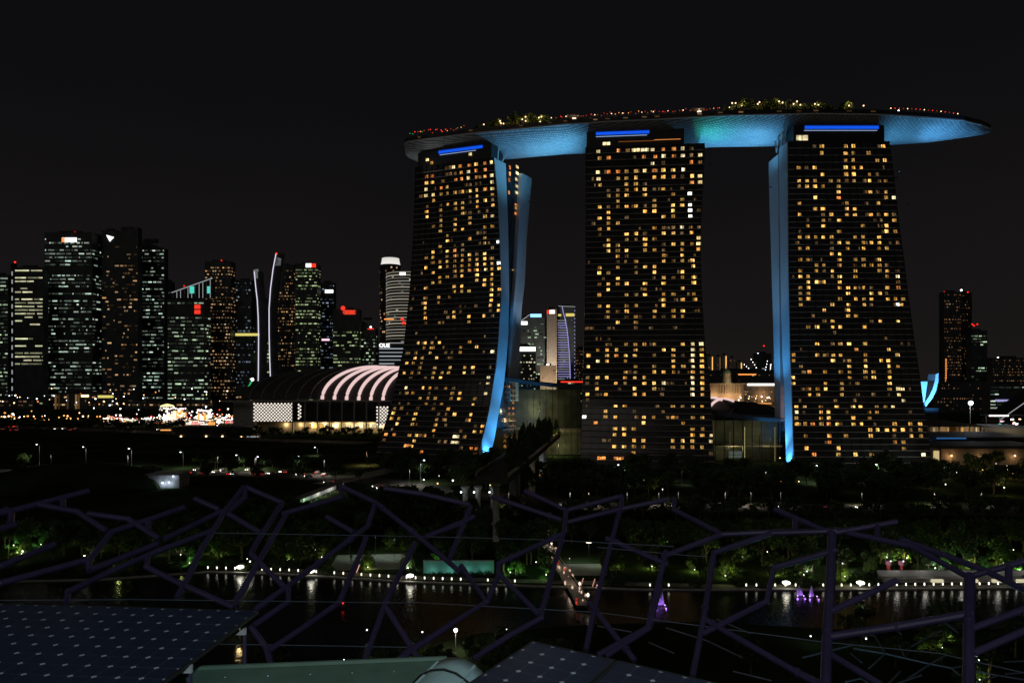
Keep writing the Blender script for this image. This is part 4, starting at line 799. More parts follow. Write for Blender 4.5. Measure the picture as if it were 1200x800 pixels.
for k in range(7):
    q = 409+k*4.4; a = on(t, 444.5, q, 1240); c = on(t, 478 if k != 4 else 462, q-1.1, 1240); MB().box(a.x, c.x, -.6, -.1, a.z, c.z).build('lit_storey', emit('podium_glow', (.82, .90, 1.), .34 if k % 2 else .5), t)
text_mesh('OUE', 9.5, t, M['signw'], on(t, 450.5, 404.8, 1240)); a = on(t, 456, 402.3, 1240); c = on(t, 476, 401.3, 1240); MB().box(a.x, c.x, -.6, -.1, a.z, c.z).build('roof_line', M['ice'], t)
# between the left and middle hotel towers
t, hw, zt = blk('dark office tower with ice-blue sign and sloping lit corner, right of left hotel tower', 604, 643, 372, 1300, 'green', .42, 3.9, 30, (1, 4), 1.6, 0, gaps=((372, 378),))
sign(t, 621.5, 634.5, 367.8, 371.6, 1300, 'signb'); sign(t, 608.5, 618, 376.5, 380.5, 1300, 'signw'); p = on(t, 608.5, 375.5, 1300); MB().ball((p.x, -1.5, p.z), 2.4).build('beacon', M['red'], t)
a, c = on(t, 609, 377, 1300), on(t, 621, 368.5, 1300); MB().tube([(a.x, -.6, a.z), (c.x, -.6, c.z)], .8, 5).build('sloping_edge', M['ice'], t)
t, hw, zt = blk('lower block with a broad white lit band, right of the left hotel tower', 602, 628, 405, 1240, 'yellow', .36, 3.9, 24, (1, 2), 1.6, 0, gaps=((405, 416),)); sign(t, 606, 627.5, 406.4, 411.4, 1240, 'signw', 'lit_band')
t, hw, zt = blk('slender pale stone tower with a small red and white sign at its top', 641, 652.5, 362, 1280, 'warm', 0, 4, 24, side=0, wall='beige', wins=False)
sign(t, 644, 650, 363.4, 367.4, 1280, 'signw'); sign(t, 641, 644, 363.4, 367.4, 1279, 'signr')
for k in range(4): x = lerp(-hw, hw, (k+.8)/4.6); MB().box(x-.8, x+.8, -.5, -.05, 6, zt-12).build('rib', M['concrete'], t)
p = on(t, 646, 440, 1260); lamp('SPOT', 'wall_light', (p.x, -45, 8), 9e5, (1, .82, .68), t, 1, (p.x, 0, 120), 70, .8)
t, hw, zt = blk('tower outlined in lavender light with a bowed banded front, left of the middle hotel tower', 653, 674.5, 359, 1310, 'blue', .15, 4, 26, (1, 2), 1.6, 0, gaps=((359, 374),))
edge = [(658.8, 359), (660, 366), (662.3, 374), (664.2, 384), (665.6, 396), (667, 412), (667.8, 428), (668.2, 445)]
MB().tube([on(t, a, b_, 1310)+Vector((0, -.6, 0)) for a, b_ in edge], .72, 5).build('lit_edge', M['lav'], t)
for k in range(25):
    q = 375.5+k*2.85; a = on(t, 653.6, q, 1310); xe = on(t, curve([(b_, a_) for a_, b_ in edge], q), q, 1310).x; MB().box(a.x, xe, -.8, -.2, a.z-.55, a.z+.55).build('lit_storey', M['lav'] if k % 4 else M['ice'], t)
sign(t, 663, 673, 367.2, 370.6, 1310, 'signy'); sign(t, 654, 657.6, 368, 370.4, 1310, 'signy')
a, c = on(t, 654.5, 358.6, 1310), on(t, 674, 359.4, 1310); MB().tube([(a.x, -.8, a.z), (c.x, -.8, c.z)], .6, 5).build('roof_line', M['ice'], t)
for k in range(18): p = on(t, 673.4, 364+k*4.6, 1310); MB().box(p.x-.6, p.x+.6, -.8, -.2, p.z-1, p.z+1).build('edge_lamp', M['lav'], t)
t, hw, zt = blk('low pale stone block with a lit roof lamp in front of the slender stone tower', 633, 652, 428, 1150, 'warm', .1, 3, 24, (1, 1), 1.6, 0, wall='beige', fade=0); p = on(t, 642, 427.4, 1150); MB().box(p.x-2.6, p.x+2.6, -1, -.3, p.z-.5, p.z+1.4).build('roof_lamp', M['signw'], t)
lamp('SPOT', 'wall_light', (0, -40, 5), 2.2e5, (1, .75, .55), t, 1, (0, 0, 60), 80, .8)
blk('dim far flats partly behind the middle hotel tower', 674, 688, 408, 1500, 'dimwarm', .7, 3.6, 24, (1, 1), 1.6, 0, name='flat_tower', cat='flats')
t, hw, zt = blk('low quay building with a red lit strip left of the middle hotel tower', 655, 688, 446, 1000, 'yellow', .5, 3, 20, (1, 3), 2, 0); sign(t, 657, 683, 446.5, 448, 1000, 'signr', 'lit_strip')
# beyond the gap between middle and right towers
for i, (a, c, q) in enumerate(((826, 836, 417), (839, 845, 417.5), (846, 852, 416), (855, 862, 419), (864, 870, 424))):
    t, hw, zt = blk(['leftmost', 'second', 'third', 'fourth', 'rightmost'][i]+' of five far slab blocks of flats right of the middle hotel tower', a, c, q, 2300, 'dimwarm', .45, 3.4, 20, (1, 1), 1.3, 0, name='flat_tower', cat='flats', wall='concrete')
    if i != 3: p = on(t, c-1.2, q+1, 2300); MB().box(p.x-1.3, p.x+1.3, -1, -.2, 18, p.z).build('lit_stair', WM['d'] if i % 2 else WM['a'], t, uv=True)
t, hw, zt = blk('far dark tower under a red crane lamp left of the right hotel tower', 884, 904, 414, 2200, 'blue', .06, 3.6, 30, side=0); beacon(t, 889, 414.5, 2200, 'cool', 3.4); beacon(t, 896, 405, 2200, 'beam', 2.6)
cs = [((880, 421), (884, 428), (888, 434)), ((872, 427), (876, 431), (882, 436)), ((899, 423), (898, 430), (896, 437)), ((903, 427), (903, 431), (902, 436))]
for i, pts in enumerate(cs):
    t = thing('light_mast', ['long slanting row of white lamps far left of the right hotel tower', 'short slanting row of white lamps, leftmost of the far lamp rows', 'steep row of white lamps just left of the right hotel tower', 'short upright row of white lamps nearest to the right hotel tower'][i], 'lamp mast')
    pp = [W(a, b, 1900) for a, b in pts]; MB().tube(pp+[(pp[-1].x, pp[-1].y, 0)], .4, 5).build('mast', M['dark'], t)
    for k in range(5): p = pp[0].lerp(pp[-1], k/4); MB().ball((p.x, p.y-2, p.z), 1.05).build('lamp', M['white'], t, smooth=True)
cb = thing('court_building', 'floodlit classical building with a green-grey dome right of the middle hotel tower', 'domed building', (0, 1150, 0))
X = lambda px: (px-600)/800*1150
Z = lambda py: EYE-(py-445)/800*1150
MB().box(X(826), X(908), 0, 30, 0, Z(450)).build('wall', M['beige'], cb); MB().box(X(825), X(909), -2, 32, Z(450)+.05, Z(449)).build('cornice', M['beige'], cb)
for k in range(30): x = X(828+k*2.7); MB().box(x-.5, x+.5, -1.6, -.3, Z(461), Z(450.6)).build('column', M['beige'], cb)
MB().lathe([(7.4, 0), (7.4, 7), (6.6, 8), (6.6, 15), (7.2, 16)], 20, (X(854), 10, Z(449))).build('drum', M['beige'], cb)
MB().lathe([(6.8*math.cos(a*math.pi/16), 9*math.sin(a*math.pi/16)) for a in range(8)], 20, (X(854), 10, Z(449)+16)).build('dome', mat('copper_roof', (.22, .30, .24), .6), cb, smooth=True)
MB().lathe([(1.4, 0), (1.2, 3.5), (.2, 6)], 10, (X(854), 10, Z(449)+24.8)).build('lantern', M['beige'], cb)
for px_ in (836, 854, 872, 892): lamp('POINT', 'wall_light', (X(px_), -12, Z(462)-4), 9500, (1, .62, .34), cb, 1)
lamp('POINT', 'dome_light', (X(854), -12, Z(449)+6), 4200, (1, .85, .5), cb, 1)
t, hw, zt = blk('low building with a bright white roof strip left of the right hotel tower', 872, 914, 450, 1100, 'warm', .5, 3, 24, (1, 1), 2, 0, gaps=((450, 455),), wall='beige'); sign(t, 876, 909, 449.2, 451.6, 1100, 'signw', 'roof_strip')
lamp('POINT', 'wall_light', (0, -10, 24), 4000, (1, .6, .35), t, 1)
t, hw, zt = blk('far low block with an orange lit storey behind the domed building', 862, 887, 437, 1500, 'warm', .1, 3, 24, (1, 2), 2, 0); sign(t, 865, 886, 438, 439.2, 1500, 'orange', 'lit_storey')
blk('long dark far block along the horizon right of the middle hotel tower', 826, 912, 433.5, 1700, 'dimwarm', .14, 3, 24, (1, 1), 1.6, 0)
# right of the right tower
t, hw, zt = blk('tall dim tower of flats, highest right of the hotel', 1106, 1127, 342, 1250, 'dimwarm', .62, 3.6, 30, (1, 1), 1.7, 0, name='flat_tower', cat='flats', fade=-.2); beacon(t, 1129, 339.5, 1250, 'white', 1.6); beacon(t, 1109, 341.5, 1250, 'beam', 1.1)
for k in range(18): p = on(t, 1108.5, 421+k*2.0, 1250); MB().box(p.x-1, p.x+1, -.6, -.1, p.z-.8, p.z+.8).build('stair_light', M['orange'], t)
t, hw, zt = blk('tall dim flats with a grey edge joined to the highest tower on the right', 1126, 1139, 343, 1270, 'dimwarm', .35, 3.6, 20, (1, 1), 1.7, 0, name='flat_tower', cat='flats', wall='dark'); beacon(t, 1136.5, 342, 1270, 'beam', 1.6)
t, hw, zt = blk('shorter office tower with a few white lit storeys under red roof lamps', 1138, 1157, 387, 1230, 'green', .6, 3.4, 24, (2, 6), 1.4, 0, gaps=((387, 394), (409, 428))); [beacon(t, a, 379.5+(a == 1144)*1.6, 1230, 'beam', 1.4) for a in (1142, 1144, 1148)]
t, hw, zt = blk('broad lower block of flats at the right edge of the skyline', 1163, 1206, 419, 1180, 'dimwarm', .95, 3.4, 24, (1, 1), 1.9, 0, name='flat_tower', cat='flats'); beacon(t, 1172.5, 419, 1180, 'white', 1.5); beacon(t, 1179, 446, 1180, 'beam', 1.6)
t, hw, zt = blk('low dark hall with white lit bands and a violet strip at the right edge', 1160, 1214, 450, 950, 'white', .6, 4, 30, (3, 9), 2, 0, name='hall', cat='hall'); sign(t, 1166, 1212, 468, 470, 950, 'lav', 'violet_strip')
t['label'] = 'low dark hall with white lit bands and a violet strip at the right edge'
blk('low dim blocks behind the lit petals right of the hotel', 1098, 1166, 447, 1060, 'dimwarm', .35, 4, 24, (1, 1), 2, 0)
for i, (a, c, q, w_) in enumerate(((276, 345, 452, 'warm'), (62, 140, 461, 'warm'), (-20, 40, 466, 'dimwarm'), (146, 250, 470, 'warm'))):
    t, hw, zt = blk(['low warm-lit podium left of the ribbed vault', 'low podium with lit columns and warm strips below the wide dark tower', 'low dim podium at the left edge below the yellowish tower', 'low podium with scattered warm windows behind the fairground'][i], a, c, q, 1180, w_, .45, 4.4, 24, (1, 3), 2.2, 0, name='podium_block', cat='podium', fade=0)
    if i == 1:
        for k in (66, 70, 80, 90, 93): p = on(t, k, 462, 1180); MB().box(p.x-1, p.x+1, -3, -1, 0, p.z).build('lit_column', WM['d'], t, uv=True)
        sign(t, 95.5, 104, 462.6, 464.8, 1180, 'warm', 'lit_strip'); sign(t, 115, 133, 463, 466, 1180, 'signy', 'lit_strip')
# petals of the museum, lit blue
mu = thing('petal_museum', 'blue-lit curved petals of a museum just right of the right hotel tower', 'museum', (0, 760, 0))
def pet(pts, th=14): 
    q = [W(a, b, 760) for a, b in pts]; return MB().hexa([(p.x, 0, p.z) for p in q], [(p.x, th, p.z) for p in q]).build('petal', M['pale'], mu)
pet([(1079, 447), (1087, 447), (1083.5, 471), (1082, 471)][::-1])
o_ = [(1099.8, 437), (1099.6, 447), (1097, 458), (1092.5, 467), (1085, 476.5)]; i_ = [(1083.4, 472.5), (1089, 464), (1093, 455.5), (1095.8, 446), (1096.6, 438.5)]
rr = [[(p.x, y, p.z) for p, y in ((W(*a, 760), 0), (W(*c, 760), 0), (W(*c, 760), 14), (W(*a, 760), 14))] for a, c in zip(o_, i_[::-1])]; MB().loft(rr).build('petal', M['pale'], mu)
p = W(1085, 480, 760); lamp('SPOT', 'petal_light', (p.x, -50, 12), 6e5, (.09, .42, 1.), mu, 1, (p.x+6, 0, 42), 60, .6)
MB().box(W(1070, 0, 760).x, W(1084, 0, 760).x, 14, 40, 0, W(0, 430, 760).z).build('wall', M['dark'], mu); MB().box(W(1074, 0, 760).x, W(1100, 0, 760).x, 0, 30, 0, W(0, 478, 760).z).build('base', M['dark'], mu)
# ---------------------------------------------------------------- right of the hotel: the mall, its terraces and the lower brown building
def lowbox(name, label, cat, pxL, pxR, pyT, Y, dep, m): 
    x0, x1 = (pxL-600)/800*Y, (pxR-600)/800*Y; z = EYE-(pyT-445)/800*Y; t = thing(name, label, cat, ((x0+x1)/2, Y, 0)); hw = (x1-x0)/2
    MB().box(-hw, hw, 0, dep, 0, z).build('wall', M[m], t); return t, hw, z
t, hw, z = lowbox('mall_building', 'mall wing with a dark roof and warm-lit columns right of the right hotel tower', 'mall', 1082, 1152, 499, 520, 40, 'beige')
MB().hexa([(-hw-14, -8, z+.02), (hw+3, -8, z+.02), (hw+3, 44, z+.02), (-hw-14, 44, z+.02)], [(-hw-14, -8, z+9), (hw-22, -8, z+3), (hw-22, 44, z+3), (-hw-14, 44, z+9)]).build('roof', M['roofdark'], t)
for k, px in enumerate((1092, 1109, 1125, 1142)): x = (px-600)/800*520-t.location.x; MB().box(x-.55, x+.55, -3.2, -2.2, 1.0, z-1).build('lit_column', WM['w'] if k in (0, 3) else WM['a'], t, uv=True)
for k in range(7): x = lerp(-hw, hw, k/6); MB().box(x-.4, x+.4, -7.6, -6.9, 0, z).build('column', M['concrete'], t)
for x in (-hw*.4, hw*.5): lamp('POINT', 'wall_light', (x, -5, z-3), 500, (1, .72, .45), t, .5)
t, hw, z = lowbox('terrace_building', 'pale tiled terrace seating in front of the lit street at the right edge', 'terrace', 1152, 1214, 500, 510, 30, 'concrete')
for k in range(8): MB().box(-hw, hw, -3-k*1.2, -1.8-k*1.2, 0, max(z-1-k*1., .4)).build('step', M['beige'], t)
lamp('POINT', 'terrace_light', (-hw*.3, -14, z+9), 2400, (1, .95, .75), t, 1)
t, hw, z = lowbox('dark_hall', 'flat-roofed dark hall with a blue roof edge beside the right hotel tower', 'hall', 1088, 1216, 514, 445, 40, 'dark')
MB().box(-hw-2, hw+2, -4, 44, z+.02, z+1.4).build('roof', M['roofdark'], t); p = on(t, 1109, 513, 445); MB().box(p.x-9, p.x+10, -4.6, -4.1, z+.3, z+1.2).build('blue_edge_light', emit('blue_edge', (.06, .28, .8), .35), t)
for a in (1091, 1095): p = on(t, a, 517, 445); MB().ball((p.x, -4.6, p.z), .9).build('blue_lamp', emit('blue_lamp', (.2, .4, 1), 2.2), t)
t, hw, z = lowbox('brown_building', 'low brown-walled building lit by warm wall lamps at the right edge', 'building', 1103, 1222, 525, 402, 30, 'beige')
MB().box(-hw-4, hw+4, -3, 33, z+.02, z+1.6).build('roof', M['roofdark'], t)
for px in (1113, 1150, 1187): p = on(t, px, 531, 402); MB().ball((p.x, -1.6, p.z-1.2), .45).build('wall_lamp', M['warm'], t); lamp('POINT', 'wall_light', (p.x, -2.6, p.z-1.8), 260 if px < 1120 else 150, (1, .55, .25), t, .4)
t, hw, z = lowbox('lit_kiosk', 'small white-lit entrance between the right hotel tower and the brown building', 'kiosk', 1093, 1101, 526, 396, 8, 'beige'); MB().box(-hw+.4, hw-.4, -.3, -.1, .3, z-1).build('lit_front', WM['w'], t, uv=True)
# floodlight mast and the bright street further right
t = thing('floodlight_mast', 'tall mast with a glaring white floodlight right of the hotel', 'lamp mast', (W(1137, 480, 560).x, 560, 0)); z = W(0, 472, 560).z
MB().tube([(0, 0, 0), (0, 0, z)], .35, 6).build('pole', M['steel'], t); MB().ball((0, -.6, z), 1.7, 12).build('lamp', emit('glare', (.85, .9, 1), 9), t, smooth=True); lamp('POINT', 'light', (0, -3, z), 9000, (.85, .9, 1), t, 1)
cols_ = ['signw', 'pink', 'signo', 'signt', 'warm', 'ice', 'signr', 'white']
sl = 'small coloured street stall light among many at the right edge'
for k in range(34):
    px, py = rng.uniform(1150, 1200), rng.uniform(486, 510)
    if py < 486+(1200-px)*.25: py += 9
    Y = 620+rng.uniform(-40, 60); p = W(px, py, Y); m = rng.choice(cols_); t = thing('stall_lamp', f'{ {"signw": "white", "pink": "pink", "signo": "orange", "signt": "turquoise", "warm": "amber", "ice": "pale", "signr": "red", "white": "bright white"}[m]} lamp in the busy lit street at the right edge', 'lamp', (p.x, Y, 0), m+' street lamps at the right edge')
    MB().tube([(0, 0, 0), (0, 0, p.z)], .12, 5).build('post', M['dark'], t); r = rng.uniform(.5, 1.1); MB().box(-r*1.3, r*1.3, -.4, .4, p.z-r*.6, p.z+r*.6).build('lit_panel', M[m], t)
t = thing('long_canopy', 'long white-lit canopy roof above the busy street at the right edge', 'canopy', (W(1175, 486, 700).x, 700, 0)); z = W(0, 487, 700).z
MB().box(-16, 22, 0, 10, z, z+1).build('roof', M['concrete'], t); MB().box(-14, 6, -.4, 0, z-.6, z+.8).build('lit_edge', M['signw'], t)
for x in (-14, 0, 14): MB().box(x-.4, x+.4, 4, 5, 0, z).build('column', M['concrete'], t)
t = thing('stadium_stand', 'sloping dark stand with a lit upper rail at the far right edge', 'stand', (W(1192, 480, 780).x, 780, 0))
MB().hexa([(-20, 0, 0), (40, 0, 0), (40, 30, 0), (-20, 30, 0)], [(-20, 0, 4), (40, 0, 46), (40, 30, 46), (-20, 30, 4)]).build('stand', M['dark'], t); MB().tube([(-20, -.5, 4.4), (40, -.5, 46.4)], .5, 5).build('rail_light', M['ice'], t)
# ---------------------------------------------------------------- fairground and district lights on the left
t, hw, z = lowbox('dark_block', 'plain dark flat-roofed block with a row of small wall lamps in front of the fairground', 'block', 205, 296, 501, 600, 18, 'dark')
MB().box(-hw-.4, hw+.4, -.4, 18.4, z+.02, z+.5).build('roof', M['roofdark'], t)
for px in (212.5, 242, 261, 283): p = on(t, px, 511, 600); MB().ball((p.x, -.7, p.z), .75).build('wall_lamp', M['warm'], t)
def stall(px, py, Y, w, h, m, label):
    p = W(px, py, Y); t = thing('fair_stall', label, 'fair stall', (p.x, Y, 0))
    MB().box(-w/2, w/2, 0, 4, 0, .9).build('counter', M['concrete'], t); b = MB(); n = max(3, int(w/1.3))
    for k in range(n): x = -w/2+w*(k+.5)/n; b.face([(x-.45, 3.5, 1.2), (x+.45, 3.5, 1.2), (x+.45, 3.5, rng.uniform(1.8, h)), (x-.45, 3.5, rng.uniform(1.8, h))])
    b.build('lit_back', M[m], t); MB().box(-w/2, w/2, 3.7, 4.2, .9, h).build('wall', M['beige'], t)
    MB().hexa([(-w/2-.4, -1, h), (w/2+.4, -1, h), (w/2+.4, 4.4, h), (-w/2-.4, 4.4, h)], [(-w*.1, 1.5, h+2), (w*.1, 1.5, h+2), (w*.1, 2.5, h+2), (-w*.1, 2.5, h+2)]).build('canopy', M['canvas'], t)
    b = MB()
    for k in range(n+2): b.ball((-w/2+w*(k+.5)/(n+2), -1.1, h+rng.uniform(-.3, .2)), rng.uniform(.2, .42), 6)
    b.build('lamp_string', M[rng.choice(('white', 'pinkwhite', 'warmwhite'))], t); return t
M['washw'] = emit('wash_white', (1, .93, .80), 1.9); M['washp'] = emit('wash_pink', (1, .38, .36), 1.5); M['washo'] = emit('wash_orange', (1, .40, .10), 1.4); M['washy'] = emit('wash_yellow', (1, .74, .30), 1.8); M['washb'] = emit('wash_blue', (.28, .55, 1), 1.1)
M['canvas'] = mat('canvas', (.55, .45, .40), .8); M['pinkwhite'] = emit('pink_white_lamp', (1, .72, .72), 5); M['warmwhite'] = emit('warm_white_lamp', (1, .85, .6), 5)
sp = [(128, 'washp', 'pink-lit stall at the far left end of the fair'), (139, 'washw', 'white-lit stall second from the left end of the fair'), (147, 'washy', 'yellow-lit stall between two white-lit stalls near the left of the fair'), (155, 'washw', 'white-lit stall just left of the blue-lit stall of the fair'), (164, 'washb', 'blue-lit stall, the only blue one of the fair'), (172, 'washw', 'white-lit stall just right of the blue-lit stall of the fair'),
 (181, 'washp', 'pink-lit stall left of the brightest ride front'), (189, 'washo', 'orange-lit stall below the left end of the brightest ride front'), (199, 'washw', 'white-lit stall below the middle of the brightest ride front'), (209, 'washy', 'yellow-lit stall below the pink wheel ride of the fair'), (219, 'washw', 'white-lit stall below the right end of the brightest ride front'), (228, 'washp', 'pink-lit stall between the two glaring ride fronts'),
 (237, 'washw', 'white-lit stall below the second glaring ride front'), (246, 'washo', 'orange-lit stall right of the second glaring ride front'), (256, 'washw', 'white-lit stall second from the right end of the fair'), (267, 'washp', 'pink-lit stall at the right end of the fair next to the exhibition hall')]
for k, (px, m, lb) in enumerate(sp): stall(px, 497, 735+(k*37) % 40, 7+(k*5) % 4, 4.2+(k*3) % 4*.9, m, lb)
fl_ = {'white': 'white', 'pinkwhite': 'rosy white', 'warmwhite': 'warm white', 'red': 'red', 'washo': 'orange'}
for k in range(190):
    c = rng.choice(((205, 8), (205, 14), (240, 8), (232, 24), (190, 40), (150, 22), (262, 10))); px = min(276, max(118, rng.gauss(*c))); py = rng.gauss(492 if c[1] > 20 else 488, 4.5); py = max(473, min(py, 500)); Y = rng.uniform(728, 775); z = EYE-(py-445)/800*Y
    m = rng.choice(('white', 'pinkwhite', 'pinkwhite', 'warmwhite', 'warmwhite', 'red', 'washo')); x = (px-600)/800*Y; key = ('fair', m)
    if key not in dl0:
        t = thing('fair_lamp', fl_[m]+' lamp among the dazzling lamps of the fairground', 'lamp', (x, Y, z), fl_[m]+' fairground lamps'); MB().ball((0, 0, 0), .75, 8).build('globe', M[m], t, smooth=True); MB().tube([(0, 0, -.7), (0, 0, -max(z, 2)+.5)], .08, 4).build('post', M['dark'], t); dl0[key] = t
    else: dup(dl0[key], (x, Y, z), 0, None, None, rng.uniform(.5, 1.35))
def ride(px, ptop, Y, w, kind, label):
    p = W(px, ptop, Y); t = thing('fair_ride', label, 'fair ride', (p.x, Y, 0)); h = p.z
    if kind == 'tower':
        MB().box(-.8, .8, -.8, .8, 0, h).build('mast', M['steel'], t); MB().lathe([(w*.5, h-1.4), (w*.55, h-.8), (w*.3, h+.5), (.1, h+1.6)], 14).build('top', M['washy'], t)
        for k in range(10): a = 6.28*k/10; MB().tube([(w*.5*math.cos(a), w*.5*math.sin(a), h-1.2), (w*.6*math.cos(a), w*.6*math.sin(a), h-6)], .12, 4).build('hanger', M['washw'], t)
    elif kind == 'wheel':
        b = MB(); n = 26; c = h-w/2
        b.tube([(w/2*math.cos(6.283*k/n), 0, c+w/2*math.sin(6.283*k/n)) for k in range(n+1)], .35, 5).build('wheel_rim', M['washp'], t)
        for k in range(8): a = 6.283*k/8; MB().tube([(0, 0, c), (w/2*math.cos(a), 0, c+w/2*math.sin(a))], .2, 4).build('spoke', M['washw'], t); MB().ball((w/2*math.cos(a), -.5, c+w/2*math.sin(a)-.8), .9, 8).build('gondola', M['washo'], t)
        for s_ in (-1, 1): MB().tube([(s_*w*.35, 1, 0), (0, 1, c)], .35, 5).build('support', M['steel'], t)
    elif kind == 'front':
        MB().box(-w/2, w/2, 0, 4, 0, h).build('facade', M['dark'], t)
        for k in range(7): 
            x = -w/2+w*(k+.5)/7; MB().box(x-w/17, x+w/17, -.5, -.1, 1+h*.25, h*rng.uniform(.6, .98)).build('lit_panel', M[rng.choice(('washw', 'washp', 'washy', 'washo', 'washw'))], t)
        for k in range(12): x = -w/2+w*(k+.5)/12; MB().ball((x, -.6, h+rng.uniform(-.8, .8)), rng.uniform(.5, 1.0), 8).build('lamp', M[rng.choice(('white', 'pinkwhite', 'warmwhite'))], t)
    lamp('POINT', 'light', (0, -4, h*.6), 4200, (1, .75, .5), t, 1)
    return t
ride(205, 478.5, 760, 26, 'front', 'tall glaring white-lit fair ride front, brightest spot of the fairground')
ride(240, 481, 765, 16, 'front', 'second glaring white-lit fair ride front, right of the brightest one')
ride(196, 474.5, 800, 14, 'tower', 'fair ride mast with a yellow-lit top above the glaring ride front')
ride(131, 488, 770, 9, 'wheel', 'small pink-lit wheel ride at the left end of the fairground')
ride(214, 486, 748, 12, 'wheel', 'pink-lit wheel ride in the glare of the fairground middle')
t = thing('swing_ride_arm', 'leaning green-lit ride arm with a white tip beside the ribbed vault', 'fair ride', (W(285, 465, 700).x, 700, 0)); p0, p1 = W(285, 464, 700), W(296, 445, 700)
dx = p1.x-p0.x; MB().tube([(0, 0, p0.z), (dx, 0, p1.z)], .8, 5).build('arm', M['green'], t); MB().ball((dx, -.5, p1.z+.5), 1.5).build('tip_lamp', M['white'], t); MB().ball((0, -.5, p0.z), 1.1).build('hub_lamp', M['orange'], t); MB().box(-2, 2, 0, 4, 0, p0.z).build('tower', M['dark'], t)
yl0 = None
for k in range(70):
    px = rng.uniform(-5, 150) if k < 55 else rng.uniform(150, 275); py = rng.gauss(489, 3.2) if k < 55 else rng.uniform(474, 492); Y = rng.uniform(760, 900); z = max(3, EYE-(py-445)/800*Y)
    m = rng.choice(('yard', 'yard', 'orange', 'warm')) if k < 50 else rng.choice(('white', 'cool', 'warm')); nm = {'yard': 'amber', 'orange': 'deep orange', 'warm': 'warm yellow', 'white': 'white', 'cool': 'bluish'}[m]
    t = thing('yard_lamp', f'{nm} lamp in the dim yards '+('left of' if k < 55 else 'behind')+' the fairground', 'lamp', (W(px, py, Y).x, Y, 0), f'{nm} yard lamps '+('left of' if k < 55 else 'behind')+' the fair')
    MB().tube([(0, 0, 0), (0, 0, z)], .12, 4).build('post', M['dark'], t); MB().ball((0, 0, z), rng.uniform(.45, 1.0), 8).build('globe', M[m], t, smooth=True)
    if k % 6 == 0: lamp('POINT', 'light', (0, -1, z-1.5), 600, (1, .5, .2), t, .5)
for k in range(46):
    px, py = rng.uniform(-5, 270), rng.gauss(466, 6); py = min(max(py, 455), 478); Y = rng.uniform(1020, 1150); z = max(3, EYE-(py-445)/800*Y); m = rng.choice(('white', 'cool', 'warm', 'warm', 'orange'))
    nm = {'orange': 'deep orange', 'warm': 'warm yellow', 'white': 'white', 'cool': 'bluish'}[m]
    t = thing('quay_lamp', f'tiny {nm} lamp at the foot of the skyline behind the fairground', 'lamp', (W(px, py, Y).x, Y, 0), f'{nm} lamps at the foot of the skyline'); MB().tube([(0, 0, 0), (0, 0, z)], .15, 4).build('post', M['dark'], t); MB().ball((0, 0, z), rng.uniform(.5, 1.1), 8).build('globe', M[m], t, smooth=True)
for k in range(26):
    px, py = rng.uniform(838, 905), rng.uniform(463, 472); Y = rng.uniform(820, 900); z = max(3, EYE-(py-445)/800*Y); m = rng.choice(('warm', 'orange', 'white', 'yard')); nm = {'orange': 'deep orange', 'warm': 'warm yellow', 'white': 'white', 'yard': 'amber'}[m]
    t = thing('esplanade_lamp', f'tiny {nm} lamp in front of the domed building', 'lamp', (W(px, py, Y).x, Y, 0), f'{nm} lamps before the domed building'); MB().tube([(0, 0, 0), (0, 0, z)], .12, 4).build('post', M['dark'], t); MB().ball((0, 0, z), rng.uniform(.4, .8), 8).build('globe', M[m], t, smooth=True)
t = thing('lit_bridge', 'low road bridge with an orange-lit side in front of the domed building', 'bridge', (W(868, 472, 800).x, 800, 0)); z = W(0, 471.5, 800).z
MB().box(-36, 40, 0, 14, z-2, z).build('deck', M['beige'], t); MB().box(-34, 36, -.4, -.1, z-1.4, z-.6).build('lit_side', M['washo'], t)
for x in (-24, 0, 24): MB().box(x-1.5, x+1.5, 2, 12, 0, z-2).build('pier', M['concrete'], t)

# ---------------------------------------------------------------- street trees, belts of rain trees
RT = 'dark round street tree in the row before the fairground'; RT2 = 'dark round street tree in the row along the front of the ribbed exhibition hall'
for k in range(44):
    px = -8+k*5.2+rng.uniform(-1.5, 1.5); plant(('road1', 'road2', 'road3')[k % 3], G(px, rng.uniform(502.5, 506)), RT, 'street trees before the fairground', s=rng.uniform(1.25, 1.8))
for k in range(20):
    px = 262+k*9.6+rng.uniform(-2, 2); plant(('road1', 'road2', 'road3')[k % 3], G(px, rng.uniform(512, 517)), RT2, 'street trees before the exhibition hall', s=rng.uniform(1.0, 1.6))
BT = 'broad dark rain tree in the belt along the foot of the three hotel towers'; BT2 = 'broad dark rain tree in the belt between the exhibition hall and the road'; BT3 = 'dark rain tree scattered along the left road'
for k in range(112):
    px = 600+rng.uniform(-10, 660); py = rng.uniform(556, 580) if k < 70 else rng.uniform(578, 586)
    plant(('belt1', 'belt2', 'belt3')[k % 3], G(px, py), BT, 'rain trees at the foot of the towers', s=rng.uniform(.7, 1.0))
for k in range(40):
    px = rng.uniform(440, 590); py = rng.uniform(547, 573)
    if px < 520 and py > 566: continue
    plant(('belt1', 'belt2', 'belt3')[k % 3], G(px, py), BT2, 'rain trees between hall and road', s=rng.uniform(.6, .95))
for k in range(26):
    px = rng.uniform(-10, 460); py = rng.choice((rng.uniform(546, 549), rng.uniform(559, 566)))
    plant(('belt1', 'belt2', 'belt3')[k % 3], G(px, py), BT3, 'rain trees along the left road', s=rng.uniform(.45, .75))
RT4 = 'small round tree in the row on the near side of the expressway'
for k in range(60):
    px = 578+k*10.6+rng.uniform(-5, 5); plant(('road1', 'road3', 'road2')[k % 3], G(px, rng.uniform(606, 612)), RT4, 'trees on the near side of the expressway', s=rng.uniform(.55, 1.2))
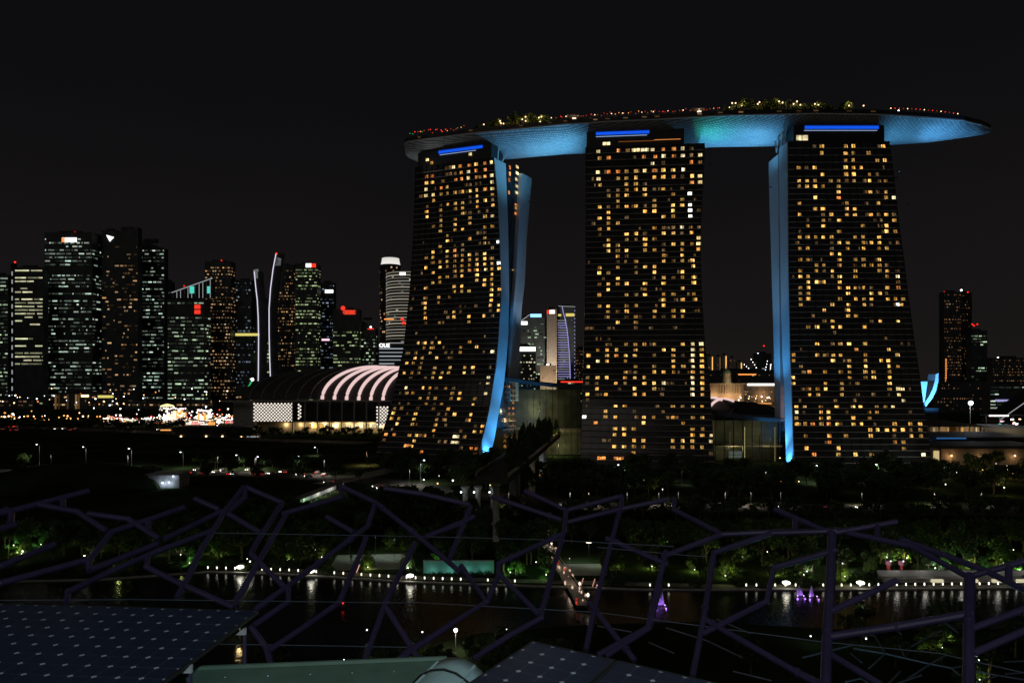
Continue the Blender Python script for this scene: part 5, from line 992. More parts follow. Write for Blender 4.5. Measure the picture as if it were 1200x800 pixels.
# ---------------------------------------------------------------- lamps of the roads
sl0 = None
def street_lamp(px, ph, Y, label, group=None, power=5200, color=(1, .95, .85), m='cool', arm=-1):
    z = W(px, ph, Y).z; x = W(px, ph, Y).x; t = thing('street_lamp', label, 'street lamp', (x-arm*1.6, Y, 0), group)
    MB().tube([(0, 0, 0), (0, 0, z-.3)], .14, 6, .08).build('pole', M['steel'], t); MB().tube([(0, 0, z-.4), (arm*.8, 0, z+.15), (arm*1.6, 0, z+.2)], .07, 5).build('arm', M['steel'], t)
    MB().ball((arm*1.6, 0, z), .42, 10, .55).build('lamp_head', M[m], t, smooth=True); lamp('SPOT', 'light', (arm*1.6, -.1, z-.5), power, color, t, .3, None, 150, .7)
SL = 'tall white street lamp in the row along the dark meadow on the left'
for k, (px, ph) in enumerate(((43, 520.5), (97.5, 523.5), (151, 525.5), (211.5, 529.5), (277, 533), (302, 535), (350, 534.5))): street_lamp(px, ph, 385, SL, 'street lamps along the left meadow', 5200 if k < 3 else 3200, (.95, 1, .8), arm=-1 if k < 5 else 1)
SL2 = 'street lamp with a bluish-white head rising out of the trees below the hotel towers'
for px, ph in ((497, 539), (724.5, 544.5), (803, 546), (957, 545.5), (1027, 544)): street_lamp(px, ph, 330, SL2, 'street lamps below the hotel towers', 3200, (.9, .95, 1), arm=1)
street_lamp(1164, 538.5, 372, 'street lamp with a bluish head in front of the brown building', None, 1500, (.9, .95, 1)); street_lamp(369, 524, 450, 'street lamp before the exhibition hall lobby', None, 1200)
ER = 'low-power roadside lamp hidden among the trees along the expressway'
for k, px in enumerate((596, 668, 690, 735, 772, 795, 850, 880, 915, 1010, 1095, 1150)):
    g = G(px, 592); t = thing('road_lamp', ER, 'road lamp', (g.x, g.y, 0), 'roadside lamps of the expressway'); MB().tube([(0, 0, 0), (0, 0, 5.5)], .08, 5).build('pole', M['dark'], t); MB().box(-.3, .3, -.7, .1, 5.4, 5.52).build('lamp_head', M['dark'], t); lamp('SPOT', 'light', (0, -.5, 5.3), (2600, 4200, 5600, 3000)[k % 4], (1, .88, .66), t, .3, None, 140, .8)
for k, (px, py, pw, c_) in enumerate(((150, 551, 1500, (1, .9, .7)), (255, 551, 2000, (1, .85, .65)), (300, 552, 2300, (1, .85, .65)), (380, 556, 2600, (1, .9, .75)), (430, 545, 2400, (1, .62, .35)), (480, 569, 2000, (1, .85, .6)), (60, 549, 900, (1, .9, .6)))):
    g = G(px, py); t = thing('road_lamp', 'roadside lamp lighting the road bend on the left among the trees', 'road lamp', (g.x, g.y, 0), 'roadside lamps of the left road'); MB().tube([(0, 0, 0), (0, 0, 8)], .1, 5).build('pole', M['dark'], t); MB().box(-.4, .4, -.8, .1, 7.9, 8.05).build('lamp_head', M['dark'], t); lamp('SPOT', 'light', (0, -.6, 7.8), pw*3.5, c_, t, .3, None, 150, .8)
for k, (px, py) in enumerate(((1060, 557), (1090, 559), (1180, 560), (1150, 563))):
    g = G(px, py); t = thing('yard_floodlight', ['turquoise-white', 'white', 'orange', 'amber'][k]+' yard lamp under the trees right of the right tower', 'lamp', (g.x, g.y, 0)); MB().tube([(0, 0, 0), (0, 0, 5)], .1, 5).build('pole', M['steel'], t); MB().ball((0, 0, 5.1), .3).build('globe', M['white' if k < 2 else 'orange'], t); lamp('POINT', 'light', (0, -.5, 4.6), 1500 if k < 2 else 1100, ((.7, 1, .95), (.9, 1, .95), (1, .5, .15), (1, .6, .2))[k], t, .3)
# ---------------------------------------------------------------- cars
def car(label, loc, rz, group):
    t = thing('car', label, 'car', loc, group, rz); prof = [(-2.1, .35), (-2.15, .75), (-1.9, .95), (-1.2, 1.0), (-.75, 1.42), (.85, 1.45), (1.45, 1.0), (2.05, .85), (2.15, .5), (2.05, .3)]
    MB().loft([[(x, y*(.93 if z > 1.1 else 1), z) for x, z in prof] for y in (-.86, -.8, .8, .86)]).build('body', M['carpaint'], t)
    MB().hexa([(-1.0, -.83, 1.02), (1.2, -.83, 1.02), (1.2, .83, 1.02), (-1.0, .83, 1.02)], [(-.72, -.76, 1.38), (.8, -.76, 1.38), (.8, .76, 1.38), (-.72, .76, 1.38)]).build('window', M['glassdark'], t)
    for x in (-1.3, 1.3):
        for y in (-.8, .8): MB().tube([(x, y-.1, .32), (x, y+.1, .32)], .32, 10).build('wheel', M['rubber'], t)
    for y in (-.6, .6): MB().box(-2.22, -2.14, y-.2, y+.2, .6, .78).build('headlight', M['head'], t); MB().box(2.12, 2.2, y-.2, y+.2, .68, .84).build('tail_light', M['tail'], t)
    return t
c0 = None
CA = ('car with white headlights on the left road', 'cars with headlights on the left road'); CB = ('car showing red tail lights on the left road', 'cars with tail lights on the left road')
CC = ('car among the trees on the expressway', 'cars on the expressway'); CD = ('car in the queue on the far road before the fairground', 'cars on the far left road')
def addcar(px, py, rz, L):
    global c0
    g = G(px, py); g.z = .02
    if c0 is None: c0 = car(L[0], g, rz, L[1])
    else: dup(c0, g, rz, *L)
for px in (76, 84, 143, 149, 158, 232, 255, 262, 274, 291, 318, 330): addcar(px+rng.uniform(-2, 2), rng.uniform(551, 556), R(75+rng.uniform(-10, 10)), CA)
for px in (226, 240, 270, 302, 309, 336, 372, 380): addcar(px, rng.uniform(552, 558), R(-100+rng.uniform(-10, 10)), CB)
for px, py in ((352, 557), (362, 559), (385, 566), (442, 571), (447, 573)): addcar(px, py, R(20), ('white-lit car waiting at the bend of the left road', 'cars at the bend of the left road'))
for px in (718, 745, 782, 851, 905, 973, 1010, 1104): addcar(px, 593+rng.uniform(-2, 4), R(rng.choice((3, 183))), CC)
for px in (4, 14, 20, 66, 75, 83, 88, 186, 190, 196, 304, 311, 318): addcar(px, 504+rng.uniform(-1.5, 1.5), R(-80 if px % 3 else 85), CD)
for k, (px, py, m) in enumerate(((14, 501.5, 'dimred'), (195, 506, 'washo'), (297, 514, 'ice'))):
    g = G(px, py); t = thing('bus', ['red-lit', 'orange-lit', 'pale'][k]+' long bus on the far road before the '+['left end of the skyline', 'fairground', 'exhibition hall'][k], 'bus', g)
    MB().box(-5.5, 5.5, -1.25, 1.25, .45, 3.1).build('body', M['carpaint'], t); MB().box(-5, 5, -1.3, -1.26, 1.5, 2.5).build('window_band', M[m], t)
    for x in (-3.6, 3.4):
        for y in (-1.1, 1.1): MB().tube([(x, y-.15, .45), (x, y+.15, .45)], .45, 10).build('wheel', M['rubber'], t)
# blue-lit service building by the hill
t, hw, z = lowbox('service_building', 'small flat service building lit by bluish lamps beside the dark hill', 'building', 174, 210, 556, 316, 10, 'concrete')
MB().box(-hw-.5, hw+.5, -2.2, 10.5, z+.02, z+.4).build('roof', M['steel'], t)
for px, py, pw in ((179, 563, 240), (191.5, 565, 240), (199, 564.5, 240), (204, 557.5, 120)):
    p = on(t, px, py, 316); MB().ball((p.x, -.8, p.z), .34).build('wall_lamp', M['cool'], t); lamp('POINT', 'wall_light', (p.x, -1.5, p.z-.4), pw, (.6, .75, 1), t, .3)
t, hw, z = lowbox('small_hut', 'small reddish hut with a lit front near the road left of the service building', 'hut', 163, 176, 551, 330, 6, 'beige'); MB().hexa([(-hw-.5, -1, z+.02), (hw+.5, -1, z+.02), (hw+.5, 7, z+.02), (-hw-.5, 7, z+.02)], [(-hw, 2, z+2), (hw, 2, z+2), (hw, 3, z+2), (-hw, 3, z+2)]).build('roof', M['roofdark'], t); lamp('POINT', 'wall_light', (0, -2.5, z), 260, (1, .6, .4), t, .3)
# covered walkway with its green-white light
p, q = G(333, 600), G(398, 573); d = (q-p).normalized(); n = Vector((-d.y, d.x, 0)); L_ = (q-p).length
t = thing('covered_walkway', 'long covered walkway glowing green-white under its roof, left of centre', 'walkway', p, None, math.atan2(d.y, d.x))
MB().box(0, L_, -2, 2, 3.1, 3.35).build('roof', M['dark'], t); MB().box(0, L_, 1.6, 1.8, .1, 2.6).build('back_panel', M['pale'], t); MB().box(1, L_-2, -.2, .2, 3.0, 3.08).build('light_strip', M['cool'], t)
for k in range(12): MB().box(L_*k/11-.08, L_*k/11+.08, -1.9, -1.74, 0, 3.1).build('post', M['steel'], t)
for k in range(4): lamp('POINT', 'strip_light', (L_*(k+.5)/4, -.4, 2.7), 420, (.55, 1, .35) if k < 2 else (1, .9, .7), t, .5)
# ---------------------------------------------------------------- elevated tree-lined bridge from the hotel towards the gardens
A_, B_ = Vector((20, 372, 0)), Vector((-6, 205, 0)); d = (B_-A_).normalized(); n = Vector((d.y, -d.x, 0)); HB = 21.; L_ = (B_-A_).length
br = thing('elevated_bridge', 'elevated tree-lined bridge running from the hotel towards the gardens', 'bridge', A_, None, math.atan2(d.y, d.x))
MB().hexa([(0, -6.5, HB-2), (L_, -5, HB-2), (L_, 5, HB-2), (0, 6.5, HB-2)], [(0, -6.5, HB), (L_, -5, HB), (L_, 5, HB), (0, 6.5, HB)]).build('deck', M['asphalt'], br)
for s_ in (-1, 1): MB().hexa([(0, s_*6.4-.1, HB), (L_, s_*4.9-.1, HB), (L_, s_*4.9+.1, HB), (0, s_*6.4+.1, HB)], [(0, s_*6.4-.1, HB+1.1), (L_, s_*4.9-.1, HB+1.1), (L_, s_*4.9+.1, HB+1.1), (0, s_*6.4+.1, HB+1.1)]).build('railing', M['steel'], br)
for x in (20, 70, 120, 162): MB().lathe([(1.1, 0), (1., HB-4), (3.2, HB-2.05)], 12, (x, 0, 0)).build('column', M['concrete'], br)
for x, y in ((95, -1.4), (104, .2), (111, -2.6), (118, .6), (88, -3.2)): MB().tube([(x, y, HB+.9), (x+12, y, HB+.9)], .1, 5).build('handrail_light', M['ice'], br)
def brp(x, y): return A_+d*x-n*y+Vector((0, 0, HB))
BP = 'slender dark cypress in the planting along the elevated bridge'
for k in range(90):
    x = rng.uniform(2, 160) if k > 40 else rng.uniform(2, 80); y = rng.uniform(-5.2, 5.2); plant('cyp' if k % 2 else 'cyp2', brp(x, y), BP, 'cypresses on the elevated bridge', s=rng.uniform(.6, 1.15))
def garden_light(loc, power, color, label, group=None, m='white', r=.16, h=.5):
    t = thing('garden_lamp', label, 'garden lamp', loc, group); MB().tube([(0, 0, 0), (0, 0, h)], .05, 5).build('stake', M['dark'], t); MB().ball((0, 0, h+r), r, 8).build('globe', M[m], t, smooth=True)
    lamp('POINT', 'light', (0, 0, h+r+.35), power, color, t, .15); return t
for x, y, pw in ((6, 4.8, 160), (12, 5.2, 190), (20, 4.6, 150), (52, -4, 90), (70, -4.5, 140), (84, -5, 160), (96, -5.4, 110)): garden_light(brp(x, y), pw, (1, .85, .25), 'yellowish uplight among the cypresses of the elevated bridge', 'uplights on the elevated bridge', 'warm', .12)
t = thing('bridge_lift', 'pale lift shaft with a thin white light beside the elevated bridge', 'lift shaft', W(603, 560, 262)*1); t.location.z = 0
MB().box(-2.2, 2.2, 0, 4, 0, 21).build('shaft', M['steel'], t); MB().box(.9, 1.3, -.2, 0, 9, 17).build('light_strip', M['ice'], t)
for k, px in enumerate((545, 560, 578)):
    g = W(px, 600, 236); t = thing('bridge_pier', f'{["left", "middle", "right"][k]} white-lit pier under the near end of the elevated bridge', 'pier', (g.x, 236, 0)); MB().lathe([(.9, 0), (.9, 12), (1.6, 13)], 12).build('shaft', M['concrete'], t); MB().box(-1.4, 1.4, -1.4, 1.4, 13, 13.4).build('cap', M['concrete'], t)
    lamp('POINT', 'pier_light', (-1.2, -2.6, 11), 20, (.9, 1, .95), t, .3); MB().ball((-1.2, -2.2, 11.6), .3).build('lamp', M['cool'], t)
t, hw, z = lowbox('white_kiosk', 'bright white-lit stair tower beside the glass hall above the trees', 'stair tower', 632, 637, 519, 350, 6, 'pale'); lamp('POINT', 'wall_light', (1, -3, 6), 160, (.95, 1, 1), t, .4)
g = W(620.5, 560, 300); t = thing('tall_pier', 'tall pale pier under the elevated bridge in front of the glass hall', 'pier', (g.x, 300, 0)); MB().lathe([(1.3, 0), (1.2, 17), (2.4, 18.8)], 12).build('shaft', M['concrete'], t); MB().box(-3, 3, -3, 3, 18.8, 19).build('cap', M['concrete'], t); lamp('POINT', 'pier_light', (2, -4, 8), 160, (1, .8, .6), t, .4)
# ---------------------------------------------------------------- lake shore: bollard lights, glowing shades, fountains, terrace
BLb = 'short post with a glowing white head in the row along the far bank'
t0 = None
def bollard(px, py):
    global t0
    g = G(px, py); g.y += .3; g.z = .3
    if t0 is None:
        t0 = thing('bollard_light', BLb, 'bollard light', g, 'bollard lights along the lake'); MB().tube([(0, 0, 0), (0, 0, .55)], .09, 8).build('post', M['steel'], t0); MB().tube([(0, 0, .55), (0, 0, 1.15)], .15, 8, .13).build('lamp_head', M['bollard'], t0); MB().tube([(0, 0, 1.15), (0, 0, 1.22)], .19, 8).build('cap', M['steel'], t0)
    else: dup(t0, g, 0)
bk = lambda px: curve(bank, px)-1.2
for k in range(35):
    if k in (4, 11, 13, 30): continue
    bollard(243+k*10.6, bk(243+k*10.6))
for px in (762, 784, 875, 887, 909, 921): bollard(px, bk(px))
for k in range(28):
    if k in (1, 2, 4): continue
    bollard(933+k*10.8, bk(933+k*10.8))
garden_light(G(700, 689), 30, (1, .9, .8), 'lone pinkish lamp by the water left of the tall violet fountain', None, 'pink', .2)
t1 = None; SH = 'wide glowing oval shade standing on the far bank of the lake'
for px, py in ((281.5, 667), (364.5, 672), (480.5, 677.5), (1008.5, 686), (921.5, 686)):
    g = G(px, py+4); g.z = .3
    if t1 is None:
        t1 = thing('shade_lamp', SH, 'shade lamp', g, 'glowing oval shades by the lake'); MB().tube([(0, 0, 0), (0, 0, 1.0)], .12, 8).build('post', M['steel'], t1); MB().ball((0, 0, 1.25), .95, 14, .42).build('lamp_shade', M['shade'], t1, smooth=True); lamp('POINT', 'light', (0, 0, 2.0), 90, (1, .95, .75), t1, .4)
    else: dup(t1, g, 0)
# fountains lit violet
def fountain(px, py, h, w, label):
    g = G(px, py); t = thing('fountain', label, 'fountain', (g.x, g.y, .04)); b = MB(); rg = random.Random(px)
    for k in range(9):
        a = rg.uniform(0, 6.28); rr = w*.32*rg.random(); hh = h*(1-rr/w*1.5)*rg.uniform(.75, 1.02); c = (rr*math.cos(a), rr*math.sin(a), 0); b.lathe([(w*.22, 0), (w*.16, hh*.35), (w*.09, hh*.7), (.03, hh)], 8, c)
    m = mat('foam_'+str(int(px)), (.75, .72, .8), .6, var=.5, scale=3.); b.build('jet', m, t, smooth=True); MB().lathe([(w*.5, 0), (w*.55, .08), (w*.4, .12)], 14).build('basin', M['dark'], t)
    for s_ in (-1, 1): MB().ball((s_*w*.42, -w*.5, .22), .13, 8).build('floodlight', emit('violet_lamp', (.75, .5, 1), 2.5), t); lamp('POINT', 'violet_light', (s_*w*.5, -w*.75, .35), 65*h/6, (.42, .16, 1), t, .15)
fountain(773, 708, 6.4, 2.2, 'tall violet-lit fountain jet rising from the lake, right of centre'); fountain(936.5, 697.5, 2.9, 1.7, 'left one of two small violet fountains side by side'); fountain(951, 698, 2.8, 2.0, 'right one of two small violet fountains side by side')
# turquoise wall with its planting
p, q = G(492, 681), G(578, 681); t = thing('turquoise_wall', 'low turquoise-lit wall behind plants on the far bank of the lake', 'wall', ((p.x+q.x)/2, p.y+7, 0)); hw = (q.x-p.x)/2
MB().box(-hw, hw, 0, .5, 0, 3.2).build('wall', mat('turquoise_wall', (.14, .42, .36), .7), t); MB().box(-hw-.1, hw+.1, -.12, .62, 3.22, 3.4).build('coping', M['concrete'], t)
for k in range(4): lamp('POINT', 'wall_light', (-hw+2*hw*(k+.5)/4, -1.6, .5), 45, (.6, 1, .95), t, .3)
for k in range(9): px = 495+k*9.5; g = G(px, 680.5); g.y += 4; plant('shrub', g, 'small leafy shrub in front of the turquoise wall', 'shrubs before the turquoise wall', 'shrub', s=rng.uniform(.45, .8))
# terrace on the right bank with white walls
t = thing('terrace_wall', 'long pale terrace wall along the right part of the far bank', 'wall', (*G(1115, 682)[:2], 0)); MB().box(-17, 24, 2, 2.6, 0, 2.3).build('wall', M['pale'], t); MB().box(-17, 24, -.4, 1.8, 0, 1.0).build('bench', M['concrete'], t)
for x in (-4, 4.5, 11, 17): MB().box(x-1.4, x+1.4, -1.1, -.45, .25, .95).build('lit_box', emit('box_glow', (1, .9, .6), .6), t)
for x in (-13, -6, 3, 12, 20): lamp('POINT', 'wall_light', (x, .6, 3.6), 40, (1, .95, .85), t, .3)
for k, px in enumerate((1046, 1061)):
    g = G(px, 676); t = thing('lantern_pillar', ['left', 'right'][k]+' one of two reddish lantern pillars on the terrace by the lake', 'lantern', (g.x, g.y+2, 0)); MB().box(-.3, .3, -.3, .3, 0, 2.6).build('pillar', mat('red_lacquer', (.4, .06, .05), .5), t); MB().box(-.42, .42, -.42, .42, 2.62, 3.5).build('lantern', emit('lantern', (1, .4, .5), .22), t); MB().ball((.3, -.6, 3.7), .13).build('lamp', M['cool'], t); lamp('POINT', 'light', (.2, -1.5, 2.2), 22, (1, .6, .6), t, .2)
# dragonfly bridge with its strings of lamps
pts = [G(630, 622), G(638, 640), G(650, 660), G(662, 678), G(674, 697), G(683, 713)]
t = thing('footbridge', 'narrow footbridge over the lake edged with rosy lamps, right of centre', 'footbridge')
for s_, nm in ((-1.2, 'railing'), (1.2, 'railing')): MB().tube([p+Vector((s_, 0, 2.0)) for p in pts], .07, 5).build(nm, M['steel'], t)
MB().loft([[p+Vector((-1.3, 0, .7)), p+Vector((1.3, 0, .7)), p+Vector((1.3, 0, 1.0)), p+Vector((-1.3, 0, 1.0))] for p in pts]).build('deck', M['concrete'], t)
for k in range(64):
    u = rng.random()**1.1*(len(pts)-1.001); i = int(u); p = pts[i].lerp(pts[i+1], u-i); w = rng.uniform(-2.6, 2.2)*(1 if i < 2 else .6)
    MB().ball((p.x+w, p.y+rng.uniform(-.3, .3), 1.25+rng.uniform(0, 3. if i < 2 else 1.6)), rng.uniform(.10, .30), 6, rng.uniform(.8, 2.2)).build('lamp', M[rng.choice(('bridgelamp', 'bridgelamp', 'bridgelamp', 'bridgelamp', 'washw', 'bridgelamp', 'dimred'))], t, smooth=True)
for i in (0, 1, 2, 3): lamp('POINT', 'bridge_light', pts[i].lerp(pts[i+1], .5)+Vector((0, -1, 3.2)), 90, (1, .7, .5), t, .3)
for px, py in ((682, 683), (695.5, 684)):
    g = G(px, py+3); t = thing('lit_stake', ('left' if px < 690 else 'right')+' one of two leaning orange-lit stakes near the footbridge', 'stake light', g); MB().tube([(-.25, 0, 0), (.35, 0, 1.9)], .1, 6).build('stake', emit('stake', (1, .5, .35), .6), t)
g = G(418, 672); t = thing('lit_stake', 'leaning rosy-lit stake by the lake in front of the pale plaza', 'stake light', (g.x, g.y+1, 0)); MB().tube([(-.3, 0, 0), (.5, 0, 2.1)], .12, 6).build('stake', emit('stake2', (1, .5, .35), .8), t)
g = W(402, 706, 150); t = thing('red_buoy', 'small glowing red lamp buoy on the dark lake left of centre', 'buoy', (g.x, 150, .05)); MB().lathe([(.5, 0), (.5, .3), (.1, .8)], 10).build('float', M['dark'], t); MB().ball((0, -.1, 1.05), .22).build('lamp', M['red'], t)
# people on the pale plaza
def person(loc, rz, label, seed, cloth):
    rg = random.Random(seed); me = bpy.data.meshes.new('person'); s = rg.uniform(.08, .22)
    V = [(0, 0, .95), (0, 0, 1.2), (0, 0, 1.42), (0, 0, 1.55), (0, -.02, 1.68), (.10, 0, .9), (.11, -s, .5), (.11, -s*.4+.05, .08), (.11, -s*.4-.12, .03), (-.10, 0, .9), (-.11, s*.6, .5), (-.11, s+.1, .1), (-.11, s-.05, .03), (.19, 0, 1.40), (.25, .05, 1.12), (.24, -.08, .88), (-.19, 0, 1.40), (-.25, -.05, 1.12), (-.24, .06, .88)]
    E = [(0, 1), (1, 2), (2, 3), (3, 4), (0, 5), (5, 6), (6, 7), (7, 8), (0, 9), (9, 10), (10, 11), (11, 12), (2, 13), (13, 14), (14, 15), (2, 16), (16, 17), (17, 18)]
    Rr = [.15, .14, .16, .06, .105, .10, .07, .05, .045, .10, .07, .05, .045, .065, .05, .04, .065, .05, .04]
    me.from_pydata(V, E, []); o = bpy.data.objects.new('person', me); col.objects.link(o); md = o.modifiers.new('skin', 'SKIN'); sd = o.modifiers.new('sub', 'SUBSURF'); sd.levels = 1; sd.render_levels = 1
    for i, v in enumerate(me.skin_vertices[0].data if me.skin_vertices else []): v.radius = (Rr[i], Rr[i]); v.use_root = (i == 0)
    if not me.skin_vertices:
        pass
    me.materials.append(cloth); dg = bpy.context.evaluated_depsgraph_get(); m2 = bpy.data.meshes.new_from_object(o.evaluated_get(dg)); bpy.data.objects.remove(o)
    o = bpy.data.objects.new('person', m2); col.objects.link(o); o.location = loc; o.rotation_euler.z = rz; tag(o, label, 'person'); 
    if not m2.materials: m2.materials.append(cloth)
    b = MB(); b.ball((0, .02, 1.72), .115, 10, 1.05); h = b.build('hair', M['rubber'], o, smooth=True); return o
dc = mat('dark_clothes', (.03, .03, .04), .8); lc = mat('grey_clothes', (.12, .12, .13), .8)
for k, (px, py, lb) in enumerate(((411.5, 656.5, 'person in dark clothes walking alone at the left of the pale plaza'), (422, 658, 'person in grey clothes near the middle of the pale plaza'), (427.5, 659.5, 'person in dark clothes walking closest to the lake on the pale plaza'), (431.5, 655.5, 'person in dark clothes at the back of the pale plaza right of the others'))):
    person(G(px, py)+Vector((0, 0, .02)), k*1.7, lb, k+3, dc if k != 1 else lc)
PL = 'plaza lamp lighting the pale plaza by the lake'
for k, (px, py, pw) in enumerate(((440, 650, 420), (462, 652, 420), (410, 652, 300))):
    g = G(px, py); t = thing('plaza_lamp', ['middle', 'right', 'left'][k]+' slim lamp post at the back of the pale plaza', 'lamp', g); MB().tube([(0, 0, 0), (0, 0, 5.5)], .06, 6).build('pole', M['dark'], t); MB().box(-.3, .3, -.5, .1, 5.5, 5.6).build('lamp_head', M['dark'], t); lamp('SPOT', 'light', (0, -.3, 5.4), pw, (.75, 1, .85), t, .2, None, 150, .8)
g = G(690, 659); t = thing('plaza_lamp', 'slim lamp post at the small plaza right of the footbridge', 'lamp', g); MB().tube([(0, 0, 0), (0, 0, 5.5)], .06, 6).build('pole', M['dark'], t); MB().box(-.7, .7, -.5, .1, 5.5, 5.6).build('lamp_head', M['bollard'], t); lamp('SPOT', 'light', (0, -.3, 5.4), 520, (.75, 1, .85), t, .2, None, 150, .8)
# ---------------------------------------------------------------- garden trees and the lamps that light them
CL = {'y': (.85, 1., .28), 'g': (.4, 1., .3), 'p': (1, .75, .6), 'w': (.9, 1, 1)}; NMc = {'y': 'yellow-green', 'g': 'green', 'p': 'peach', 'w': 'bright white'}
GT = 'bushy garden tree among the dark planting behind the far bank of the lake'; GS = 'dark garden tree standing in the unlit park between lake and expressway'
lit = [(10, 650), (62, 655), (105, 652), (118, 654), (140, 651), (212, 648), (222, 660), (258, 655), (283, 655), (338, 655), (352, 648), (385, 652), (520, 662), (540, 668), (590, 672), (640, 672), (712, 672), (722, 676), (762, 676), (820, 676), (852, 678), (858, 672), (905, 682), (940, 680), (952, 672), (985, 682), (992, 672), (1032, 660), (1045, 655), (1075, 668), (1090, 660), (1110, 664), (1130, 668), (1170, 664), (1186, 670), (1150, 640), (480, 655), (560, 650), (610, 650)]
keys = ('gard1', 'gard2', 'gard3')
for k, (px, py) in enumerate(lit):
    g = G(px, py); plant(keys[k % 3] if k % 5 else 'palmg', g, GT, 'lit garden trees behind the far bank', s=rng.uniform(.55, .85))
for k in range(150):
    px = rng.uniform(-20, 1220); py = rng.uniform(622, 664); g = G(px, py)
    if 395 < px < 475 and py > 636 or 655 < px < 712 and py > 640: continue
    if 300 < px < 420 and py < 632: continue
    hmax = max(3., (py-606)/800*g.y); key = keys[k % 3]; plant(key, g, GS, 'unlit garden trees', s=min(rng.uniform(.75, 1.15), hmax/KINDS[key][1]))
for k in range(95):
    px = rng.uniform(185, 575); py = rng.uniform(588, 632); g = G(px, py)
    if px < 410 and py < 612 or 395 < px < 475 and py > 634: continue
    key = keys[k % 3]; plant(key, g, 'dark park tree between the covered walkway and the elevated bridge', 'dark park trees left of the elevated bridge', s=min(rng.uniform(.6, 1.1), max(4, (py-566)/800*g.y)/KINDS[key][1]))
for k in range(34):
    px = rng.uniform(5, 1195); py = rng.uniform(632, 668)
    if 395 < px < 475 or 490 < px < 580: continue
    garden_light(G(px, py), rng.choice((18, 30, 60)), CL[rng.choice('ygyw')], 'tiny warm-white path lamp half hidden in the park planting', 'tiny path lamps in the park planting', 'bollard', rng.choice((.1, .14)), rng.uniform(.6, 2.5))
for k in range(110):
    px = rng.uniform(0, 1220); py = curve(bank, px)-rng.uniform(3, 14)
    if 390 < px < 480 or 488 < px < 582 or 655 < px < 712 or 1030 < px < 1190 and py > 676: continue
    plant('shrub', G(px, py), 'low leafy shrub on the far bank just behind the bollard lights', 'shrubs behind the bollard lights', 'shrub', s=rng.uniform(.5, 1.1))
spots = [(20, 652, 260, 'y'), (16, 641, 160, 'g'), (48, 640, 120, 'g'), (107, 650, 40, 'y'), (119, 640, 40, 'y'), (119, 645, 30, 'y'), (142, 641, 30, 'y'), (222, 662, 160, 'g'), (217, 646, 160, 'p'), (258, 650, 110, 'y'), (248, 648, 60, 'y'), (338, 658, 170, 'y'), (347, 655, 90, 'y'), (352, 640, 120, 'p'), (377, 655, 90, 'y'), (431, 667, 60, 'y'), (455, 643, 40, 'y'), (475, 642, 40, 'y'), (478, 668, 150, 'w'), (512, 660, 110, 'g'), (598, 673, 120, 'g'), (610, 674, 90, 'g'), (640, 676, 80, 'g'), (717, 665, 150, 'y'), (722, 668, 120, 'y'), (764, 666, 190, 'y'), (814, 670, 150, 'y'), (854, 669, 260, 'y'), (850, 677, 120, 'y'), (908, 673, 140, 'y'), (946, 672, 90, 'w'), (942, 676, 90, 'y'), (988, 668, 330, 'w'), (990, 678, 180, 'y'), (1022, 674, 60, 'y'), (1040, 660, 360, 'y'), (1062, 661, 300, 'y'), (1050, 652, 200, 'g'), (1096, 668, 180, 'w'), (1112, 669, 240, 'g'), (1138, 666, 260, 'y'), (1176, 662, 240, 'y'), (1195, 670, 160, 'g'), (1160, 672, 160, 'g'), (870, 655, 90, 'y'), (780, 640, 90, 'y'), (1165, 640, 120, 'y')]
for k, (px, py, pw, c) in enumerate(spots):
    g = G(px, py); plant('lowt' if k % 3 else 'lowt2', g+Vector((rng.uniform(-.8, .8), 2.4, 0)), 'dense low-branched tree lit by a garden lamp behind the far bank', 'low-branched lit trees', s=rng.uniform(.5, .85)); plant('shrub', g+Vector((rng.uniform(-3, 3), -1.2, 0)), 'low leafy shrub beside a garden lamp behind the far bank', 'shrubs beside garden lamps', 'shrub', s=rng.uniform(.5, .9))
    garden_light(G(px, py), pw*2.0, CL[c], f'{NMc[c]} garden lamp lighting the leaves behind the far bank', f'{NMc[c]} garden lamps behind the far bank', 'white' if c == 'w' else 'bollard', .14 if pw < 300 else .26, .5 if pw < 300 else 1.5)
for px, py in ((26.5, 655.5), (57, 653), (99, 661), (293, 668), (545, 579), (534, 594), (547, 593)): garden_light(G(px, py), 30, (1, 1, .85), 'tiny white lamp in the dark park left of the footbridge', 'tiny white park lamps', 'white', .17, 2.2)
bl_ = {'warm': 'warm', 'orange': 'orange', 'white': 'white', 'bollard': 'pale yellow'}
for k in range(44):
    px = rng.uniform(430, 1195); py = rng.uniform(549, 584); g = G(px, py); m = ('warm', 'orange', 'bollard', 'white', 'bollard')[k % 5]; h = rng.uniform(1.5, 7)
    t = thing('grounds_lamp', bl_[m]+' lamp glimmering through the dark rain trees below the hotel', 'lamp', g, bl_[m]+' lamps in the rain tree belt'); MB().tube([(0, 0, 0), (0, 0, h)], .07, 5).build('post', M['dark'], t); MB().ball((0, 0, h+.2), rng.uniform(.14, .34), 8).build('globe', M[m], t, smooth=True)
    if k % 2 == 0: lamp('POINT', 'light', (0, -.6, h+.2), rng.choice((120, 250, 420)), (1, .75, .4) if m != 'white' else (.95, 1, .9), t, .3)
